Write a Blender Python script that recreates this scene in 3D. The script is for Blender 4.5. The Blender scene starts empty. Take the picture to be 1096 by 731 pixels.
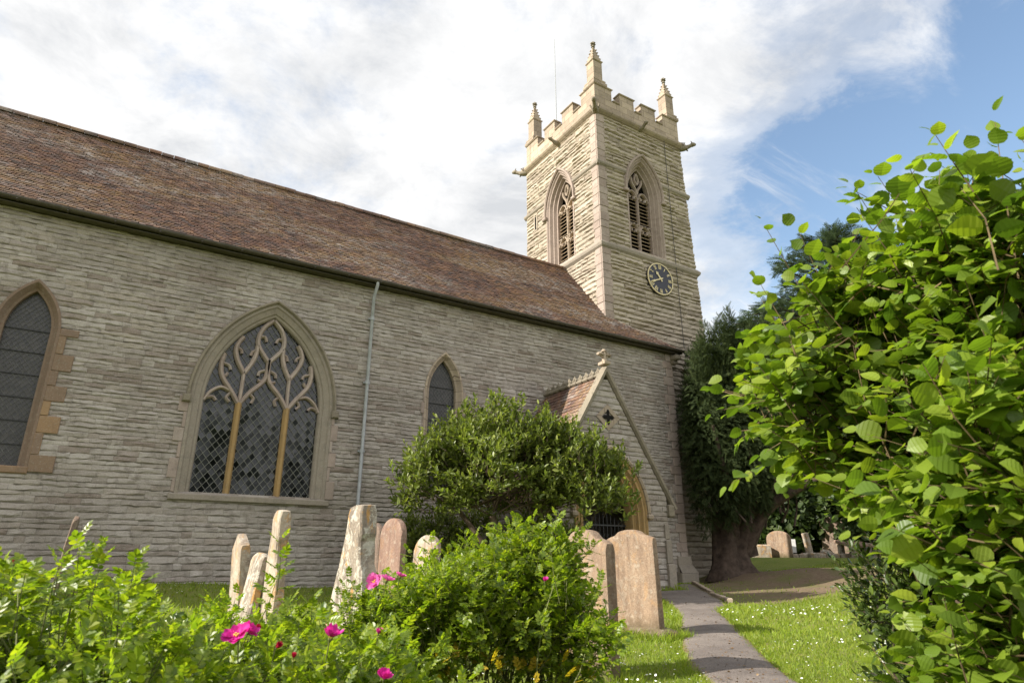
import bpy, bmesh, math, random
import numpy as np
from mathutils import Vector, Matrix

rng = np.random.default_rng(11)
random.seed(5)
R = math.radians
SC = bpy.context.scene
COL = SC.collection

# ------------------------------------------------------------------ camera
PITCH, HEAD, ROLL, FPX = R(19.1), R(31.7), R(0.1), 686.0
fw = Vector((math.sin(HEAD) * math.cos(PITCH), math.cos(HEAD) * math.cos(PITCH), math.sin(PITCH)))
rt = Vector((math.cos(HEAD), -math.sin(HEAD), 0))
up = rt.cross(fw)
r2 = math.cos(ROLL) * rt + math.sin(ROLL) * up
u2 = -math.sin(ROLL) * rt + math.cos(ROLL) * up
cam_data = bpy.data.cameras.new("camera")
cam = bpy.data.objects.new("camera", cam_data)
COL.objects.link(cam)
cam.matrix_world = Matrix(((r2.x, u2.x, -fw.x, 0), (r2.y, u2.y, -fw.y, 0), (r2.z, u2.z, -fw.z, 0), (0, 0, 0, 1)))
cam_data.sensor_width = 36.0
cam_data.sensor_fit = 'HORIZONTAL'
cam_data.lens = FPX / 1096 * 36.0
cam_data.clip_start = 0.05
cam_data.clip_end = 3000
cam_data.dof.use_dof = True
cam_data.dof.focus_distance = 17.0
cam_data.dof.aperture_fstop = 4.5
SC.camera = cam

# ------------------------------------------------------------------ sky, sun, exposure
SUN = Vector((-1.75, 0.42, 1.15)).normalized()
SC.view_settings.view_transform = 'Standard'
SC.view_settings.look = 'None'
SC.view_settings.exposure = 1.05
SC.view_settings.gamma = 1.0
world = bpy.data.worlds.new("World")
SC.world = world
world.use_nodes = True


class NT:
    """small node-tree helper"""
    def __init__(self, tree):
        self.t = tree
        self.t.nodes.clear()

    def n(self, kind, **kw):
        nd = self.t.nodes.new(kind)
        for k, v in kw.items():
            if k == 'inp':
                for key, val in v.items():
                    self.put(nd, key, val)
            else:
                setattr(nd, k, v)
        return nd

    def put(self, nd, key, val):
        sock = nd.inputs[key]
        if hasattr(val, 'is_output'):
            self.t.links.new(val, sock)
        elif isinstance(val, bpy.types.Node):
            self.t.links.new(val.outputs[0], sock)
        else:
            if isinstance(val, (tuple, list)) and len(val) == 3 and sock.type == 'RGBA':
                val = (*val, 1)
            sock.default_value = val

    def math(self, op, a, b=None, clamp=False):
        nd = self.n('ShaderNodeMath', operation=op, use_clamp=clamp)
        self.put(nd, 0, a)
        if b is not None:
            self.put(nd, 1, b)
        return nd.outputs[0]

    def mix(self, fac, a, b, mode='MIX'):
        nd = self.n('ShaderNodeMix', data_type='RGBA', blend_type=mode)
        self.put(nd, 0, fac)
        self.put(nd, 6, a)
        self.put(nd, 7, b)
        return nd.outputs[2]

    def noise(self, vec, scale, detail=4, rough=.55, dist=0.0):
        nd = self.n('ShaderNodeTexNoise')
        self.put(nd, 'Scale', scale); self.put(nd, 'Detail', detail)
        self.put(nd, 'Roughness', rough); self.put(nd, 'Distortion', dist)
        if vec is not None:
            self.put(nd, 'Vector', vec)
        return nd.outputs[0]

    def ramp(self, fac, stops, interp='LINEAR'):
        nd = self.n('ShaderNodeValToRGB')
        nd.color_ramp.interpolation = interp
        e = nd.color_ramp.elements
        while len(e) < len(stops):
            e.new(0.5)
        for el, (p, c) in zip(e, stops):
            el.position = p
            if not isinstance(c, (tuple, list)):
                c = (c, c, c)
            el.color = (*c[:3], 1)
        self.put(nd, 0, fac)
        return nd.outputs[0]

    def scaled(self, vec, s):
        nd = self.n('ShaderNodeMapping')
        self.put(nd, 'Vector', vec)
        nd.inputs['Scale'].default_value = s
        return nd.outputs[0]


def build_world():
    w = NT(world.node_tree)
    out = w.n('ShaderNodeOutputWorld')
    sky = w.n('ShaderNodeTexSky', sky_type='NISHITA')
    sky.sun_disc = False
    sky.sun_elevation = math.asin(SUN.z)
    sky.sun_rotation = math.atan2(SUN.x, SUN.y)
    sky.air_density = 1.3
    sky.dust_density = 0.7
    bg = w.n('ShaderNodeBackground', inp={'Color': sky.outputs[0], 'Strength': 0.105})
    tc = w.n('ShaderNodeTexCoord').outputs['Generated']
    sep = w.n('ShaderNodeSeparateXYZ', inp={0: tc})
    den = w.math('MAXIMUM', w.math('ADD', sep.outputs[2], 0.22), 0.12)
    cmb = w.n('ShaderNodeCombineXYZ')
    w.put(cmb, 0, w.math('DIVIDE', sep.outputs[0], den))
    w.put(cmb, 1, w.math('DIVIDE', sep.outputs[1], den))
    uv = cmb.outputs[0]
    # long wisps run along the wind direction
    rot = w.n('ShaderNodeMapping')
    w.put(rot, 'Vector', uv)
    rot.inputs['Rotation'].default_value = (0, 0, R(12))
    rot.inputs['Scale'].default_value = (1.0, 0.62, 1)
    rot.inputs['Location'].default_value = (3.1, 7.4, 0)
    n1 = w.noise(rot.outputs[0], 1.5, 12, .6, .35)
    n2 = w.noise(uv, 4.2, 12, .66, .3)
    # clearer part of the sky lies to the right of the tower
    B = (fw * FPX + r2 * (1190 - 548) + u2 * (365.5 - 330)).normalized()
    dot = w.n('ShaderNodeVectorMath', operation='DOT_PRODUCT')
    w.put(dot, 0, tc)
    dot.inputs[1].default_value = B
    clear = w.n('ShaderNodeMapRange', interpolation_type='SMOOTHSTEP')
    w.put(clear, 'Value', dot.outputs['Value'])
    clear.inputs['From Min'].default_value = math.cos(R(34))
    clear.inputs['From Max'].default_value = math.cos(R(13))
    clear.inputs['To Min'].default_value = 0.20
    clear.inputs['To Max'].default_value = -0.11
    cov = w.math('ADD', w.math('ADD', w.math('MULTIPLY', n1, 0.55), w.math('MULTIPLY', n2, 0.45)), clear.outputs[0])
    wv = w.n('ShaderNodeMapping')
    w.put(wv, 'Vector', uv)
    wv.inputs['Rotation'].default_value = (0, 0, R(38)); wv.inputs['Scale'].default_value = (.55, 1.7, 1); wv.inputs['Location'].default_value = (1.7, .4, 0)
    wisp = w.ramp(w.noise(wv.outputs[0], 2.1, 12, .66, .5), [(.45, 0.0), (.66, .85)], 'EASE')
    mask = w.ramp(cov, [(.46, 0.0), (.56, .45), (.70, 1.0)], 'EASE')
    shade = w.noise(uv, 3.6, 12, .64, .35)
    ccol = w.ramp(shade, [(.34, (.35, .36, .375)), (.43, (.42, .425, .432)), (.51, (.472, .474, .477)), (.62, (.54, .54, .537))])
    front = w.math('ADD', 1.0, w.math('MULTIPLY', w.math('MAXIMUM', w.math('MULTIPLY', sep.outputs[1], -1.0), 0.0), .65))   # extra cloud brightness behind the viewpoint, added as fill for the shaded wall
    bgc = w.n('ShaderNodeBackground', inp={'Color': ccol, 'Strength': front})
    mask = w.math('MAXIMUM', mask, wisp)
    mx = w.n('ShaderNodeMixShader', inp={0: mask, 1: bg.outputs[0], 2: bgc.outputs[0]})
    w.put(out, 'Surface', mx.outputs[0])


build_world()
sun_data = bpy.data.lights.new("sun", 'SUN')
sun_data.energy = 4.7
sun_data.angle = R(0.6)
sun_data.color = (1.0, .94, .84)
sun = bpy.data.objects.new("sun", sun_data)
sun.rotation_euler = SUN.to_track_quat('Z', 'Y').to_euler()
sun.location = (0, 0, 60)
COL.objects.link(sun)

# ------------------------------------------------------------------ mesh helpers
ORIGIN = {}


def make_mesh(name, V, faces, fmat=None, smooth=False):
    """faces: list of int arrays (n,k)"""
    V = np.asarray(V, dtype=np.float32)
    faces = [np.asarray(f, dtype=np.int32) for f in faces if len(f)]
    me = bpy.data.meshes.new(name)
    tot = np.concatenate([np.full(len(f), f.shape[1], np.int32) for f in faces])
    loops = np.concatenate([f.ravel() for f in faces]).astype(np.int32)
    start = np.zeros(len(tot), np.int32)
    start[1:] = np.cumsum(tot)[:-1]
    me.vertices.add(len(V))
    me.vertices.foreach_set('co', V.ravel())
    me.loops.add(len(loops))
    me.loops.foreach_set('vertex_index', loops)
    me.polygons.add(len(tot))
    me.polygons.foreach_set('loop_start', start)
    me.polygons.foreach_set('loop_total', tot)
    if fmat is not None:
        me.polygons.foreach_set('material_index', np.asarray(fmat, np.int32))
    me.polygons.foreach_set('use_smooth', np.full(len(tot), bool(smooth)))
    me.update(calc_edges=True)
    me.validate()
    return me


class MB:
    def __init__(self):
        self.V = []; self.F = []; self.M = []; self.n = 0

    def add(self, V, faces, mat=0):
        V = np.asarray(V, float).reshape(-1, 3)
        if not isinstance(faces, list) or (len(faces) and not isinstance(faces[0], np.ndarray)):
            by = {}
            for f in faces:
                by.setdefault(len(f), []).append(f)
            faces = [np.array(v) for v in by.values()]
        for f in faces:
            if len(f):
                self.F.append(np.asarray(f) + self.n)
                self.M.append(np.full(len(f), mat))
        self.V.append(V)
        self.n += len(V)
        return self

    def grid(self, P, mat=0, close_u=False, close_v=False):
        P = np.asarray(P, float)
        nu, nv = P.shape[:2]
        i = np.arange(nu if close_u else nu - 1)
        j = np.arange(nv if close_v else nv - 1)
        I, J = np.meshgrid(i, j, indexing='ij')
        I2, J2 = (I + 1) % nu, (J + 1) % nv
        f = np.stack([I * nv + J, I2 * nv + J, I2 * nv + J2, I * nv + J2], -1).reshape(-1, 4)
        return self.add(P.reshape(-1, 3), [f], mat)

    def box(self, c, s, rot=None, mat=0, bev=0.0):
        """box, with chamfered vertical section when bev > 0"""
        c = np.array(c, float); h = np.array(s, float) / 2
        if bev <= 0:
            v = np.array([[x, y, z] for z in (-1, 1) for x, y in ((-1, -1), (1, -1), (1, 1), (-1, 1))]) * h
            f = [np.array([[0, 3, 2, 1], [4, 5, 6, 7], [0, 1, 5, 4], [1, 2, 6, 5], [2, 3, 7, 6], [3, 0, 4, 7]])]
        else:
            b = min(bev, *(h * .9))
            ring = lambda e: [(-h[0] + e, -h[1] + e), (h[0] - e, -h[1] + e), (h[0] - e, h[1] - e), (-h[0] + e, h[1] - e)]
            v = []
            for z, e in ((-h[2], b), (-h[2] + b, 0), (h[2] - b, 0), (h[2], b)):
                v += [(x, y, z) for x, y in ring(e)]
            v = np.array(v)
            q = []
            for k in range(3):
                for a in range(4):
                    q.append([k * 4 + a, k * 4 + (a + 1) % 4, k * 4 + 4 + (a + 1) % 4, k * 4 + 4 + a])
            q += [[3, 2, 1, 0], [12, 13, 14, 15]]
            f = [np.array(q)]
        if rot is not None:
            v = v @ np.array(rot).T
        return self.add(v + c, f, mat)

    def tube(self, path, rad, n=8, mat=0, caps=True, wob=0.0):
        path = np.asarray(path, float)
        m = len(path)
        rad = np.broadcast_to(np.asarray(rad, float), (m,))
        T = np.gradient(path, axis=0)
        T /= np.linalg.norm(T, axis=1)[:, None] + 1e-9
        a = np.array([0, 0, 1.0]) if abs(T[0][2]) < .9 else np.array([1.0, 0, 0])
        A = np.cross(T[0], a); A /= np.linalg.norm(A)
        rings = []
        ang = np.linspace(0, 2 * math.pi, n, endpoint=False)
        w = 1 + wob * rng.uniform(-1, 1, n)
        for k in range(m):
            A = A - T[k] * (A @ T[k]); A /= np.linalg.norm(A) + 1e-9
            Bv = np.cross(T[k], A)
            rings.append(path[k] + rad[k] * w[:, None] * (np.cos(ang)[:, None] * A + np.sin(ang)[:, None] * Bv))
        self.grid(np.array(rings), mat, close_v=True)
        if caps:
            self.add(np.array(rings[-1]), [np.arange(n)[None]], mat)
            self.add(np.array(rings[0]), [np.arange(n)[::-1][None]], mat)
        return self

    def build(self, name, mats, parent=None, smooth=False, origin=None, **props):
        V = np.concatenate(self.V)
        org = np.zeros(3)
        if parent is not None:
            org = ORIGIN[parent.name]
        elif origin is not None:
            org = np.array(origin, float)
        me = make_mesh(name, V - org, self.F, np.concatenate(self.M), smooth)
        for m in (mats if isinstance(mats, (list, tuple)) else [mats]):
            me.materials.append(m)
        o = bpy.data.objects.new(name, me)
        COL.objects.link(o)
        ORIGIN[o.name] = org
        if parent is not None:
            o.parent = parent
        else:
            o.location = org
        for k, v in props.items():
            o[k] = v
        return o


def thing(name, loc, label, cat, group=None):
    o = bpy.data.objects.new(name, None)
    o.empty_display_size = .3
    COL.objects.link(o)
    o.location = loc
    ORIGIN[o.name] = np.array(loc, float)
    o['label'] = label; o['category'] = cat
    if group:
        o['group'] = group
    return o


def tag(o, label, cat, group=None):
    o['label'] = label; o['category'] = cat
    if group:
        o['group'] = group
    return o


def unit(v):
    v = np.asarray(v, float)
    return v / (np.linalg.norm(v, axis=-1, keepdims=True) + 1e-9)


def smoothstep(a, b, x):
    t = np.clip((x - a) / (b - a), 0, 1)
    return t * t * (3 - 2 * t)


def catmull(pts, per=8):
    P = np.asarray(pts, float)
    P = np.vstack([2 * P[0] - P[1], P, 2 * P[-1] - P[-2]])
    out = []
    for i in range(1, len(P) - 2):
        t = np.linspace(0, 1, per, endpoint=False)[:, None]
        p0, p1, p2, p3 = P[i - 1:i + 3]
        out.append(.5 * (2 * p1 + (p2 - p0) * t + (2 * p0 - 5 * p1 + 4 * p2 - p3) * t ** 2 + (3 * p1 - p0 - 3 * p2 + p3) * t ** 3))
    out.append(P[-2][None])
    return np.vstack(out)


class VNoise:
    """cheap smooth value noise from a few random waves"""
    def __init__(self, seed, dim=3, n=14, f0=1.0, f1=5.0):
        r = np.random.default_rng(seed)
        self.k = unit(r.normal(size=(n, dim))) * np.exp(r.uniform(math.log(f0), math.log(f1), n))[:, None]
        self.p = r.uniform(0, 6.28, n)
        self.a = 1 / np.linalg.norm(self.k, axis=1)
        self.a /= self.a.sum()

    def __call__(self, X):
        return (np.sin(np.asarray(X, float) @ self.k.T + self.p) * self.a).sum(-1)


# ------------------------------------------------------------------ materials
def mat(name):
    m = bpy.data.materials.new(name)
    m.use_nodes = True
    t = NT(m.node_tree)
    out = t.n('ShaderNodeOutputMaterial')
    b = t.n('ShaderNodeBsdfPrincipled')
    t.t.links.new(b.outputs[0], out.inputs['Surface'])
    b.inputs['Roughness'].default_value = .85
    b.inputs['Specular IOR Level'].default_value = .3
    return m, t, b, out


def bump(t, b, height, strength=.5, dist=.02):
    nd = t.n('ShaderNodeBump')
    t.put(nd, 'Height', height)
    nd.inputs['Strength'].default_value = strength
    nd.inputs['Distance'].default_value = dist
    t.t.links.new(nd.outputs[0], b.inputs['Normal'])


def stone_mat(name, cols, dirt=(.12, .11, .085), dirt_amt=.5, lichen=(.42, .42, .36), lich_amt=.35, bstr=.6, fine=22):
    m, t, b, out = mat(name)
    oc = t.n('ShaderNodeTexCoord').outputs['Object']
    isl = t.n('ShaderNodeNewGeometry').outputs['Random Per Island']
    n = len(cols)
    base = t.ramp(isl, [(i / max(1, n - 1), c) for i, c in enumerate(cols)])
    big = t.noise(oc, .55, 5, .6)
    mid = t.noise(oc, 5.5, 6, .65, .3)
    fin = t.noise(oc, fine, 6, .7)
    c = t.mix(t.math('MULTIPLY', t.ramp(big, [(.42, 0.0), (.68, 1.0)]), dirt_amt * .8), base, dirt)
    c = t.mix(t.math('MULTIPLY', t.ramp(mid, [(.50, 0.0), (.68, 1.0)]), dirt_amt), c, dirt)
    c = t.mix(t.math('MULTIPLY', t.ramp(fin, [(.54, 0.0), (.62, 1.0)]), lich_amt), c, lichen)
    c = t.mix(.55, c, t.ramp(t.noise(oc, 60, 4, .7), [(.3, .62), (.7, 1.25)]), 'MULTIPLY')
    t.put(b, 'Base Color', c)
    h = t.math('ADD', t.math('MULTIPLY', mid, .8), t.math('MULTIPLY', fin, .5))
    bump(t, b, h, bstr, .03)
    return m


def add_joints(m, w=.62, h=.31):
    """mortar joints of squared masonry, on faces along x or y"""
    t = NT.__new__(NT); t.t = m.node_tree
    b = [n for n in m.node_tree.nodes if n.type == 'BSDF_PRINCIPLED'][0]
    oc = t.n('ShaderNodeTexCoord').outputs['Object']
    sp = t.n('ShaderNodeSeparateXYZ', inp={0: oc})
    cb = t.n('ShaderNodeCombineXYZ')
    t.put(cb, 0, t.math('ADD', sp.outputs[0], sp.outputs[1])); t.put(cb, 1, sp.outputs[2])
    br = t.n('ShaderNodeTexBrick', inp={'Vector': cb.outputs[0], 'Scale': 1.0, 'Brick Width': w, 'Row Height': h, 'Mortar Size': .008, 'Color1': (.82, .80, .78, 1), 'Color2': (1.12, 1.1, 1.06, 1), 'Mortar': (.42, .38, .34, 1)})
    old = b.inputs['Base Color'].links[0].from_socket
    t.put(b, 'Base Color', t.mix(1.0, old, br.outputs[0], 'MULTIPLY'))


def leaf_mat(name, cols, trans=.38, tint=(1.0, 1.08, .45), rough=.42, spec=.42, hue_scale=1.3):
    """cols: colours spread over the leaves one by one"""
    m, t, b, out = mat(name)
    isl = t.n('ShaderNodeNewGeometry').outputs['Random Per Island']
    oc = t.n('ShaderNodeTexCoord').outputs['Object']
    n = len(cols)
    base = t.ramp(isl, [(i / max(1, n - 1), c) for i, c in enumerate(cols)])
    base = t.mix(.5, base, t.ramp(t.noise(oc, hue_scale, 3, .5), [(.3, .7), (.7, 1.3)]), 'MULTIPLY')
    t.put(b, 'Base Color', base)
    b.inputs['Roughness'].default_value = rough
    b.inputs['Specular IOR Level'].default_value = spec
    tr = t.n('ShaderNodeBsdfTranslucent')
    t.put(tr, 'Color', t.mix(1.0, base, tuple(2.1 * x for x in tint), 'MULTIPLY'))
    mx = t.n('ShaderNodeMixShader')
    mx.inputs[0].default_value = trans
    t.t.links.new(b.outputs[0], mx.inputs[1])
    t.t.links.new(tr.outputs[0], mx.inputs[2])
    t.t.links.new(mx.outputs[0], out.inputs['Surface'])
    return m


def plain_mat(name, col, rough=.6, spec=.3, metal=0.0, var=.25, scale=9, bstr=.15):
    m, t, b, out = mat(name)
    oc = t.n('ShaderNodeTexCoord').outputs['Object']
    nz = t.noise(oc, scale, 5, .6)
    c = t.mix(1.0, col, t.ramp(nz, [(.3, 1 - var), (.7, 1 + var)]), 'MULTIPLY')
    t.put(b, 'Base Color', c)
    b.inputs['Roughness'].default_value = rough
    b.inputs['Specular IOR Level'].default_value = spec
    b.inputs['Metallic'].default_value = metal
    if bstr:
        bump(t, b, t.noise(oc, scale * 4, 4, .6), bstr, .01)
    return m


M = {}
M['nave_stone'] = stone_mat('grey_lias_stone', [(.30, .262, .228), (.37, .328, .29), (.42, .378, .338), (.33, .29, .256), (.39, .345, .30), (.25, .20, .168), (.44, .395, .355), (.35, .30, .25)], dirt=(.15, .122, .10), dirt_amt=.62, lichen=(.41, .38, .345), lich_amt=.30, bstr=.9)
M['mortar'] = stone_mat('wall_mortar', [(.19, .166, .142), (.19, .166, .142)], dirt_amt=.4, lich_amt=.1)
M['tower_stone'] = stone_mat('buff_rock_faced_stone', [(.365, .31, .24), (.44, .375, .30), (.325, .27, .21), (.47, .405, .325), (.39, .325, .25), (.27, .222, .175)], dirt=(.20, .165, .125), dirt_amt=.45, lichen=(.54, .49, .39), lich_amt=.25)
M['ashlar'] = stone_mat('dressed_stone', [(.40, .325, .255), (.36, .295, .235), (.44, .36, .285)], dirt=(.17, .14, .112), dirt_amt=.4, lichen=(.42, .33, .15), lich_amt=.3, bstr=.3)
add_joints(M['ashlar'])
M['pink_ashlar'] = stone_mat('pink_dressed_stone', [(.36, .28, .235), (.41, .335, .285), (.32, .25, .21), (.39, .325, .28)], dirt=(.19, .145, .12), dirt_amt=.58, lich_amt=.2, bstr=.3)
M['dark_ashlar'] = stone_mat('weathered_dressed_stone', [(.235, .20, .15), (.27, .23, .175), (.21, .175, .135)], dirt=(.10, .085, .06), dirt_amt=.6, lichen=(.33, .30, .2), lich_amt=.3, bstr=.35)
M['grey_ashlar'] = stone_mat('grey_dressed_stone', [(.27, .23, .185), (.30, .255, .205), (.24, .205, .165)], dirt=(.14, .12, .10), dirt_amt=.45, lich_amt=.25, bstr=.35)
M['warm_ashlar'] = stone_mat('ochre_dressed_stone', [(.29, .185, .105), (.24, .16, .105), (.20, .14, .105), (.33, .21, .11)], dirt=(.14, .10, .07), dirt_amt=.4, lich_amt=.2, bstr=.3)
M['sandstone'] = stone_mat('yellow_sandstone', [(.40, .255, .10), (.34, .215, .09)], dirt=(.17, .125, .07), dirt_amt=.4, lich_amt=.15, bstr=.25)


def tile_mat(name):
    m, t, b, out = mat(name)
    oc = t.n('ShaderNodeTexCoord').outputs['Object']
    isl = t.n('ShaderNodeNewGeometry').outputs['Random Per Island']
    base = t.ramp(isl, [(0, (.08, .050, .043)), (.2, (.15, .078, .055)), (.4, (.108, .068, .058)), (.6, (.185, .098, .062)), (.8, (.075, .057, .054)), (1, (.21, .115, .068))])
    st = t.scaled(oc, (.35, 1.0, 1.0))
    l1 = t.noise(t.scaled(oc, (.28, 1.0, 1.0)), 1.0, 9, .72, .5)
    l2 = t.noise(t.scaled(oc, (.30, .9, .9)), 1.1, 9, .76, .6)
    fine = t.noise(oc, 16, 5, .7)
    fr = t.math('FRACT', t.math('MULTIPLY', isl, 13.7))
    fr2 = t.math('FRACT', t.math('MULTIPLY', isl, 29.3))
    w = t.math('MULTIPLY', t.ramp(l1, [(.47, 0.0), (.60, 1.0)]), t.ramp(fine, [(.36, 0.0), (.58, 1.0)]))
    w = t.math('MULTIPLY', w, t.ramp(fr, [(.3, .25), (.6, 1.0)]))
    c = t.mix(t.math('MULTIPLY', w, .85), base, (.34, .315, .30))
    o = t.math('MULTIPLY', t.ramp(l2, [(.46, 0.0), (.58, 1.0)]), t.ramp(fine, [(.34, 0.0), (.54, 1.0)]))
    o = t.math('MULTIPLY', o, t.ramp(fr2, [(.3, .3), (.6, 1.0)]))
    c = t.mix(t.math('MULTIPLY', o, .72), c, (.235, .14, .05))
    c = t.mix(.6, c, t.ramp(t.noise(oc, 42, 4, .7), [(.3, .6), (.7, 1.3)]), 'MULTIPLY')
    t.put(b, 'Base Color', c)
    b.inputs['Roughness'].default_value = .72
    b.inputs['Specular IOR Level'].default_value = .35
    bump(t, b, fine, .4, .01)
    return m


M['tile'] = tile_mat('clay_roof_tiles')
M['underlay'] = plain_mat('roof_underlay', (.05, .035, .03), .9)
M['gutter'] = plain_mat('painted_gutter', (.065, .054, .042), .5, .4)
M['soffit'] = plain_mat('eaves_board', (.09, .08, .06), .8)
M['pipe'] = plain_mat('grey_painted_pipe', (.33, .34, .35), .5, .4, var=.15)
M['iron'] = plain_mat('wrought_iron', (.02, .02, .02), .5, .4)
M['lead'] = plain_mat('lead_cames', (.16, .16, .15), .6, .4)
M['wire'] = plain_mat('window_wire_guard', (.20, .20, .175), .6, .4)
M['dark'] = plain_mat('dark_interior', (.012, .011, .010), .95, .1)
M['wood'] = plain_mat('weathered_louvre_wood', (.30, .22, .14), .8, .2, var=.4, scale=14)
M['door_wood'] = plain_mat('dark_oak', (.045, .030, .020), .7, .3, var=.4, scale=14)
M['clock_blue'] = plain_mat('clock_dial_blue', (.012, .013, .024), .4, .4, var=.1)
M['gold'] = plain_mat('gilded_metal', (.62, .52, .29), .4, .5, .15, var=.15)
M['white'] = plain_mat('white_enamel', (.62, .62, .60), .6, .3, var=.1)


def glass_mat(name, col, rough):
    m, t, b, out = mat(name)
    isl = t.n('ShaderNodeNewGeometry').outputs['Random Per Island']
    t.put(b, 'Base Color', t.mix(1.0, col, t.ramp(isl, [(0, .4), (.5, 1.0), (1, 1.9)]), 'MULTIPLY'))
    t.put(b, 'Roughness', t.math('ADD', t.math('MULTIPLY', isl, .12), rough))
    b.inputs['Specular IOR Level'].default_value = .55
    return m


M['glass'] = glass_mat('leaded_glass', (.010, .011, .012), .03)
M['dull_glass'] = glass_mat('guarded_glass', (.028, .025, .025), .36)


def gravestone_mat(name, c1, c2, lichen=(.38, .34, .27), orange=(.45, .23, .05), amt=.6, oamt=.35, base_moss=.5):
    m, t, b, out = mat(name)
    oc = t.n('ShaderNodeTexCoord').outputs['Object']
    streak = t.noise(t.scaled(oc, (6, 6, 1.1)), 1.3, 6, .65, .5)
    base = t.mix(t.ramp(streak, [(.35, 0.0), (.65, 1.0)]), c1, c2)
    pat = t.noise(oc, 8, 9, .78, .5)
    c = t.mix(t.math('MULTIPLY', t.ramp(pat, [(.51, 0.0), (.56, 1.0)]), amt), base, lichen)
    pat2 = t.noise(t.scaled(oc, (1, 1, .8)), 4.3, 6, .7, .8)
    c = t.mix(t.math('MULTIPLY', t.ramp(pat2, [(.55, 0.0), (.60, 1.0)]), oamt), c, orange)
    spots = t.n('ShaderNodeTexVoronoi', inp={'Vector': oc, 'Scale': 9.0})
    sp = t.math('MULTIPLY', t.ramp(spots.outputs['Distance'], [(.20, 1.0), (.26, 0.0)]), t.ramp(pat, [(.40, 0.0), (.5, 1.0)]))
    c = t.mix(t.math('MULTIPLY', sp, .22), c, (.42, .38, .31))
    z = t.n('ShaderNodeSeparateXYZ', inp={0: oc}).outputs[2]
    low = t.math('MULTIPLY', t.ramp(t.math('ADD', z, t.math('MULTIPLY', pat, .30)), [(.18, 1.0), (.42, 0.0)]), base_moss)
    c = t.mix(low, c, (.075, .062, .028))
    c = t.mix(.6, c, t.ramp(t.noise(oc, 38, 5, .7), [(.3, .6), (.7, 1.3)]), 'MULTIPLY')
    t.put(b, 'Base Color', c)
    bump(t, b, t.math('ADD', pat, t.noise(oc, 30, 5, .7)), .55, .02)
    return m


M['grave_pink'] = gravestone_mat('red_sandstone_memorial', (.27, .175, .13), (.18, .11, .085), amt=.22, oamt=.12)
M['grave_tan'] = gravestone_mat('tan_sandstone_memorial', (.29, .205, .14), (.17, .115, .08), amt=.22, oamt=.18, base_moss=.9)
M['grave_grey'] = gravestone_mat('lichened_grey_memorial', (.16, .13, .105), (.36, .30, .235), lichen=(.50, .47, .40), amt=.85, oamt=.75, base_moss=.3)
M['grave_pale'] = gravestone_mat('pale_limestone_memorial', (.42, .35, .27), (.21, .16, .12), lichen=(.46, .42, .35), amt=.6, oamt=.6, base_moss=.3)
M['grave_moss'] = gravestone_mat('mossy_base_stone', (.22, .16, .11), (.12, .085, .05), amt=.3, oamt=.25, base_moss=.8)
M['grave_dark'] = gravestone_mat('brown_memorial', (.19, .135, .10), (.14, .10, .08), amt=.25, oamt=.1, base_moss=.6)

M['bark'] = plain_mat('brown_bark', (.085, .062, .045), .9, .15, var=.5, scale=12, bstr=.6)
M['yew_bark'] = plain_mat('red_grey_yew_bark', (.075, .054, .042), .9, .15, var=.5, scale=6, bstr=.7)
M['cane'] = plain_mat('green_cane', (.11, .12, .04), .7, .2, var=.4)
M['twig'] = plain_mat('hazel_twig', (.12, .085, .045), .8, .2, var=.4)

M['rose_leaf'] = leaf_mat('rose_leaf', [(.10, .155, .012), (.175, .235, .014), (.075, .125, .014), (.22, .27, .016), (.13, .19, .014), (.27, .30, .02)], trans=.44, rough=.40, spec=.5)
M['yellow_leaf'] = leaf_mat('yellowing_rose_leaf', [(.30, .22, .02), (.38, .26, .02), (.24, .21, .02)], trans=.35)
M['hazel_leaf'] = leaf_mat('hazel_leaf', [(.070, .120, .015), (.115, .18, .017), (.17, .235, .022), (.055, .10, .015), (.23, .285, .028), (.09, .15, .016)], trans=.36, rough=.45, spec=.4)
M['privet_leaf'] = leaf_mat('privet_leaf', [(.040, .070, .015), (.065, .10, .018), (.032, .055, .015), (.10, .145, .022)], trans=.18, rough=.25, spec=.6)
M['shrub_leaf'] = leaf_mat('shrub_leaf', [(.085, .115, .024), (.135, .17, .034), (.058, .08, .02), (.22, .25, .055), (.11, .14, .03)], trans=.28, rough=.45, spec=.35)
M['yew_leaf'] = leaf_mat('yew_needles', [(.022, .034, .012), (.034, .048, .015), (.016, .026, .010), (.055, .068, .02)], trans=.10, rough=.8, spec=.12, hue_scale=.8)
M['cedar_leaf'] = leaf_mat('cedar_needles', [(.065, .095, .068), (.09, .12, .088), (.045, .068, .05)], trans=.12, rough=.6, spec=.25, hue_scale=.4)
M['far_leaf'] = leaf_mat('broad_leaf', [(.030, .050, .014), (.05, .08, .018), (.02, .036, .012), (.075, .10, .025)], trans=.25, rough=.5, hue_scale=.5)
M['dead_leaf'] = leaf_mat('dry_leaf', [(.16, .09, .035), (.11, .065, .03), (.22, .14, .06)], trans=.1)
M['petal'] = leaf_mat('magenta_petal', [(.62, .03, .32), (.55, .02, .26), (.68, .06, .40)], trans=.35, tint=(.6, .3, .5), rough=.6, spec=.2)
M['pink_petal'] = leaf_mat('pink_petal', [(.72, .18, .46), (.66, .12, .40)], trans=.35, tint=(.6, .4, .55), rough=.6, spec=.2)
M['bud'] = leaf_mat('crimson_bud', [(.42, .006, .05), (.34, .004, .04)], trans=.2, tint=(.6, .2, .3), rough=.5, spec=.3)
M['stamen'] = plain_mat('yellow_stamens', (.7, .5, .08), .8)
M['grass_blade'] = leaf_mat('grass_blade', [(.15, .21, .020), (.20, .255, .028), (.12, .175, .018), (.25, .265, .045)], trans=.38, rough=.5, spec=.3, hue_scale=.9)
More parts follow.
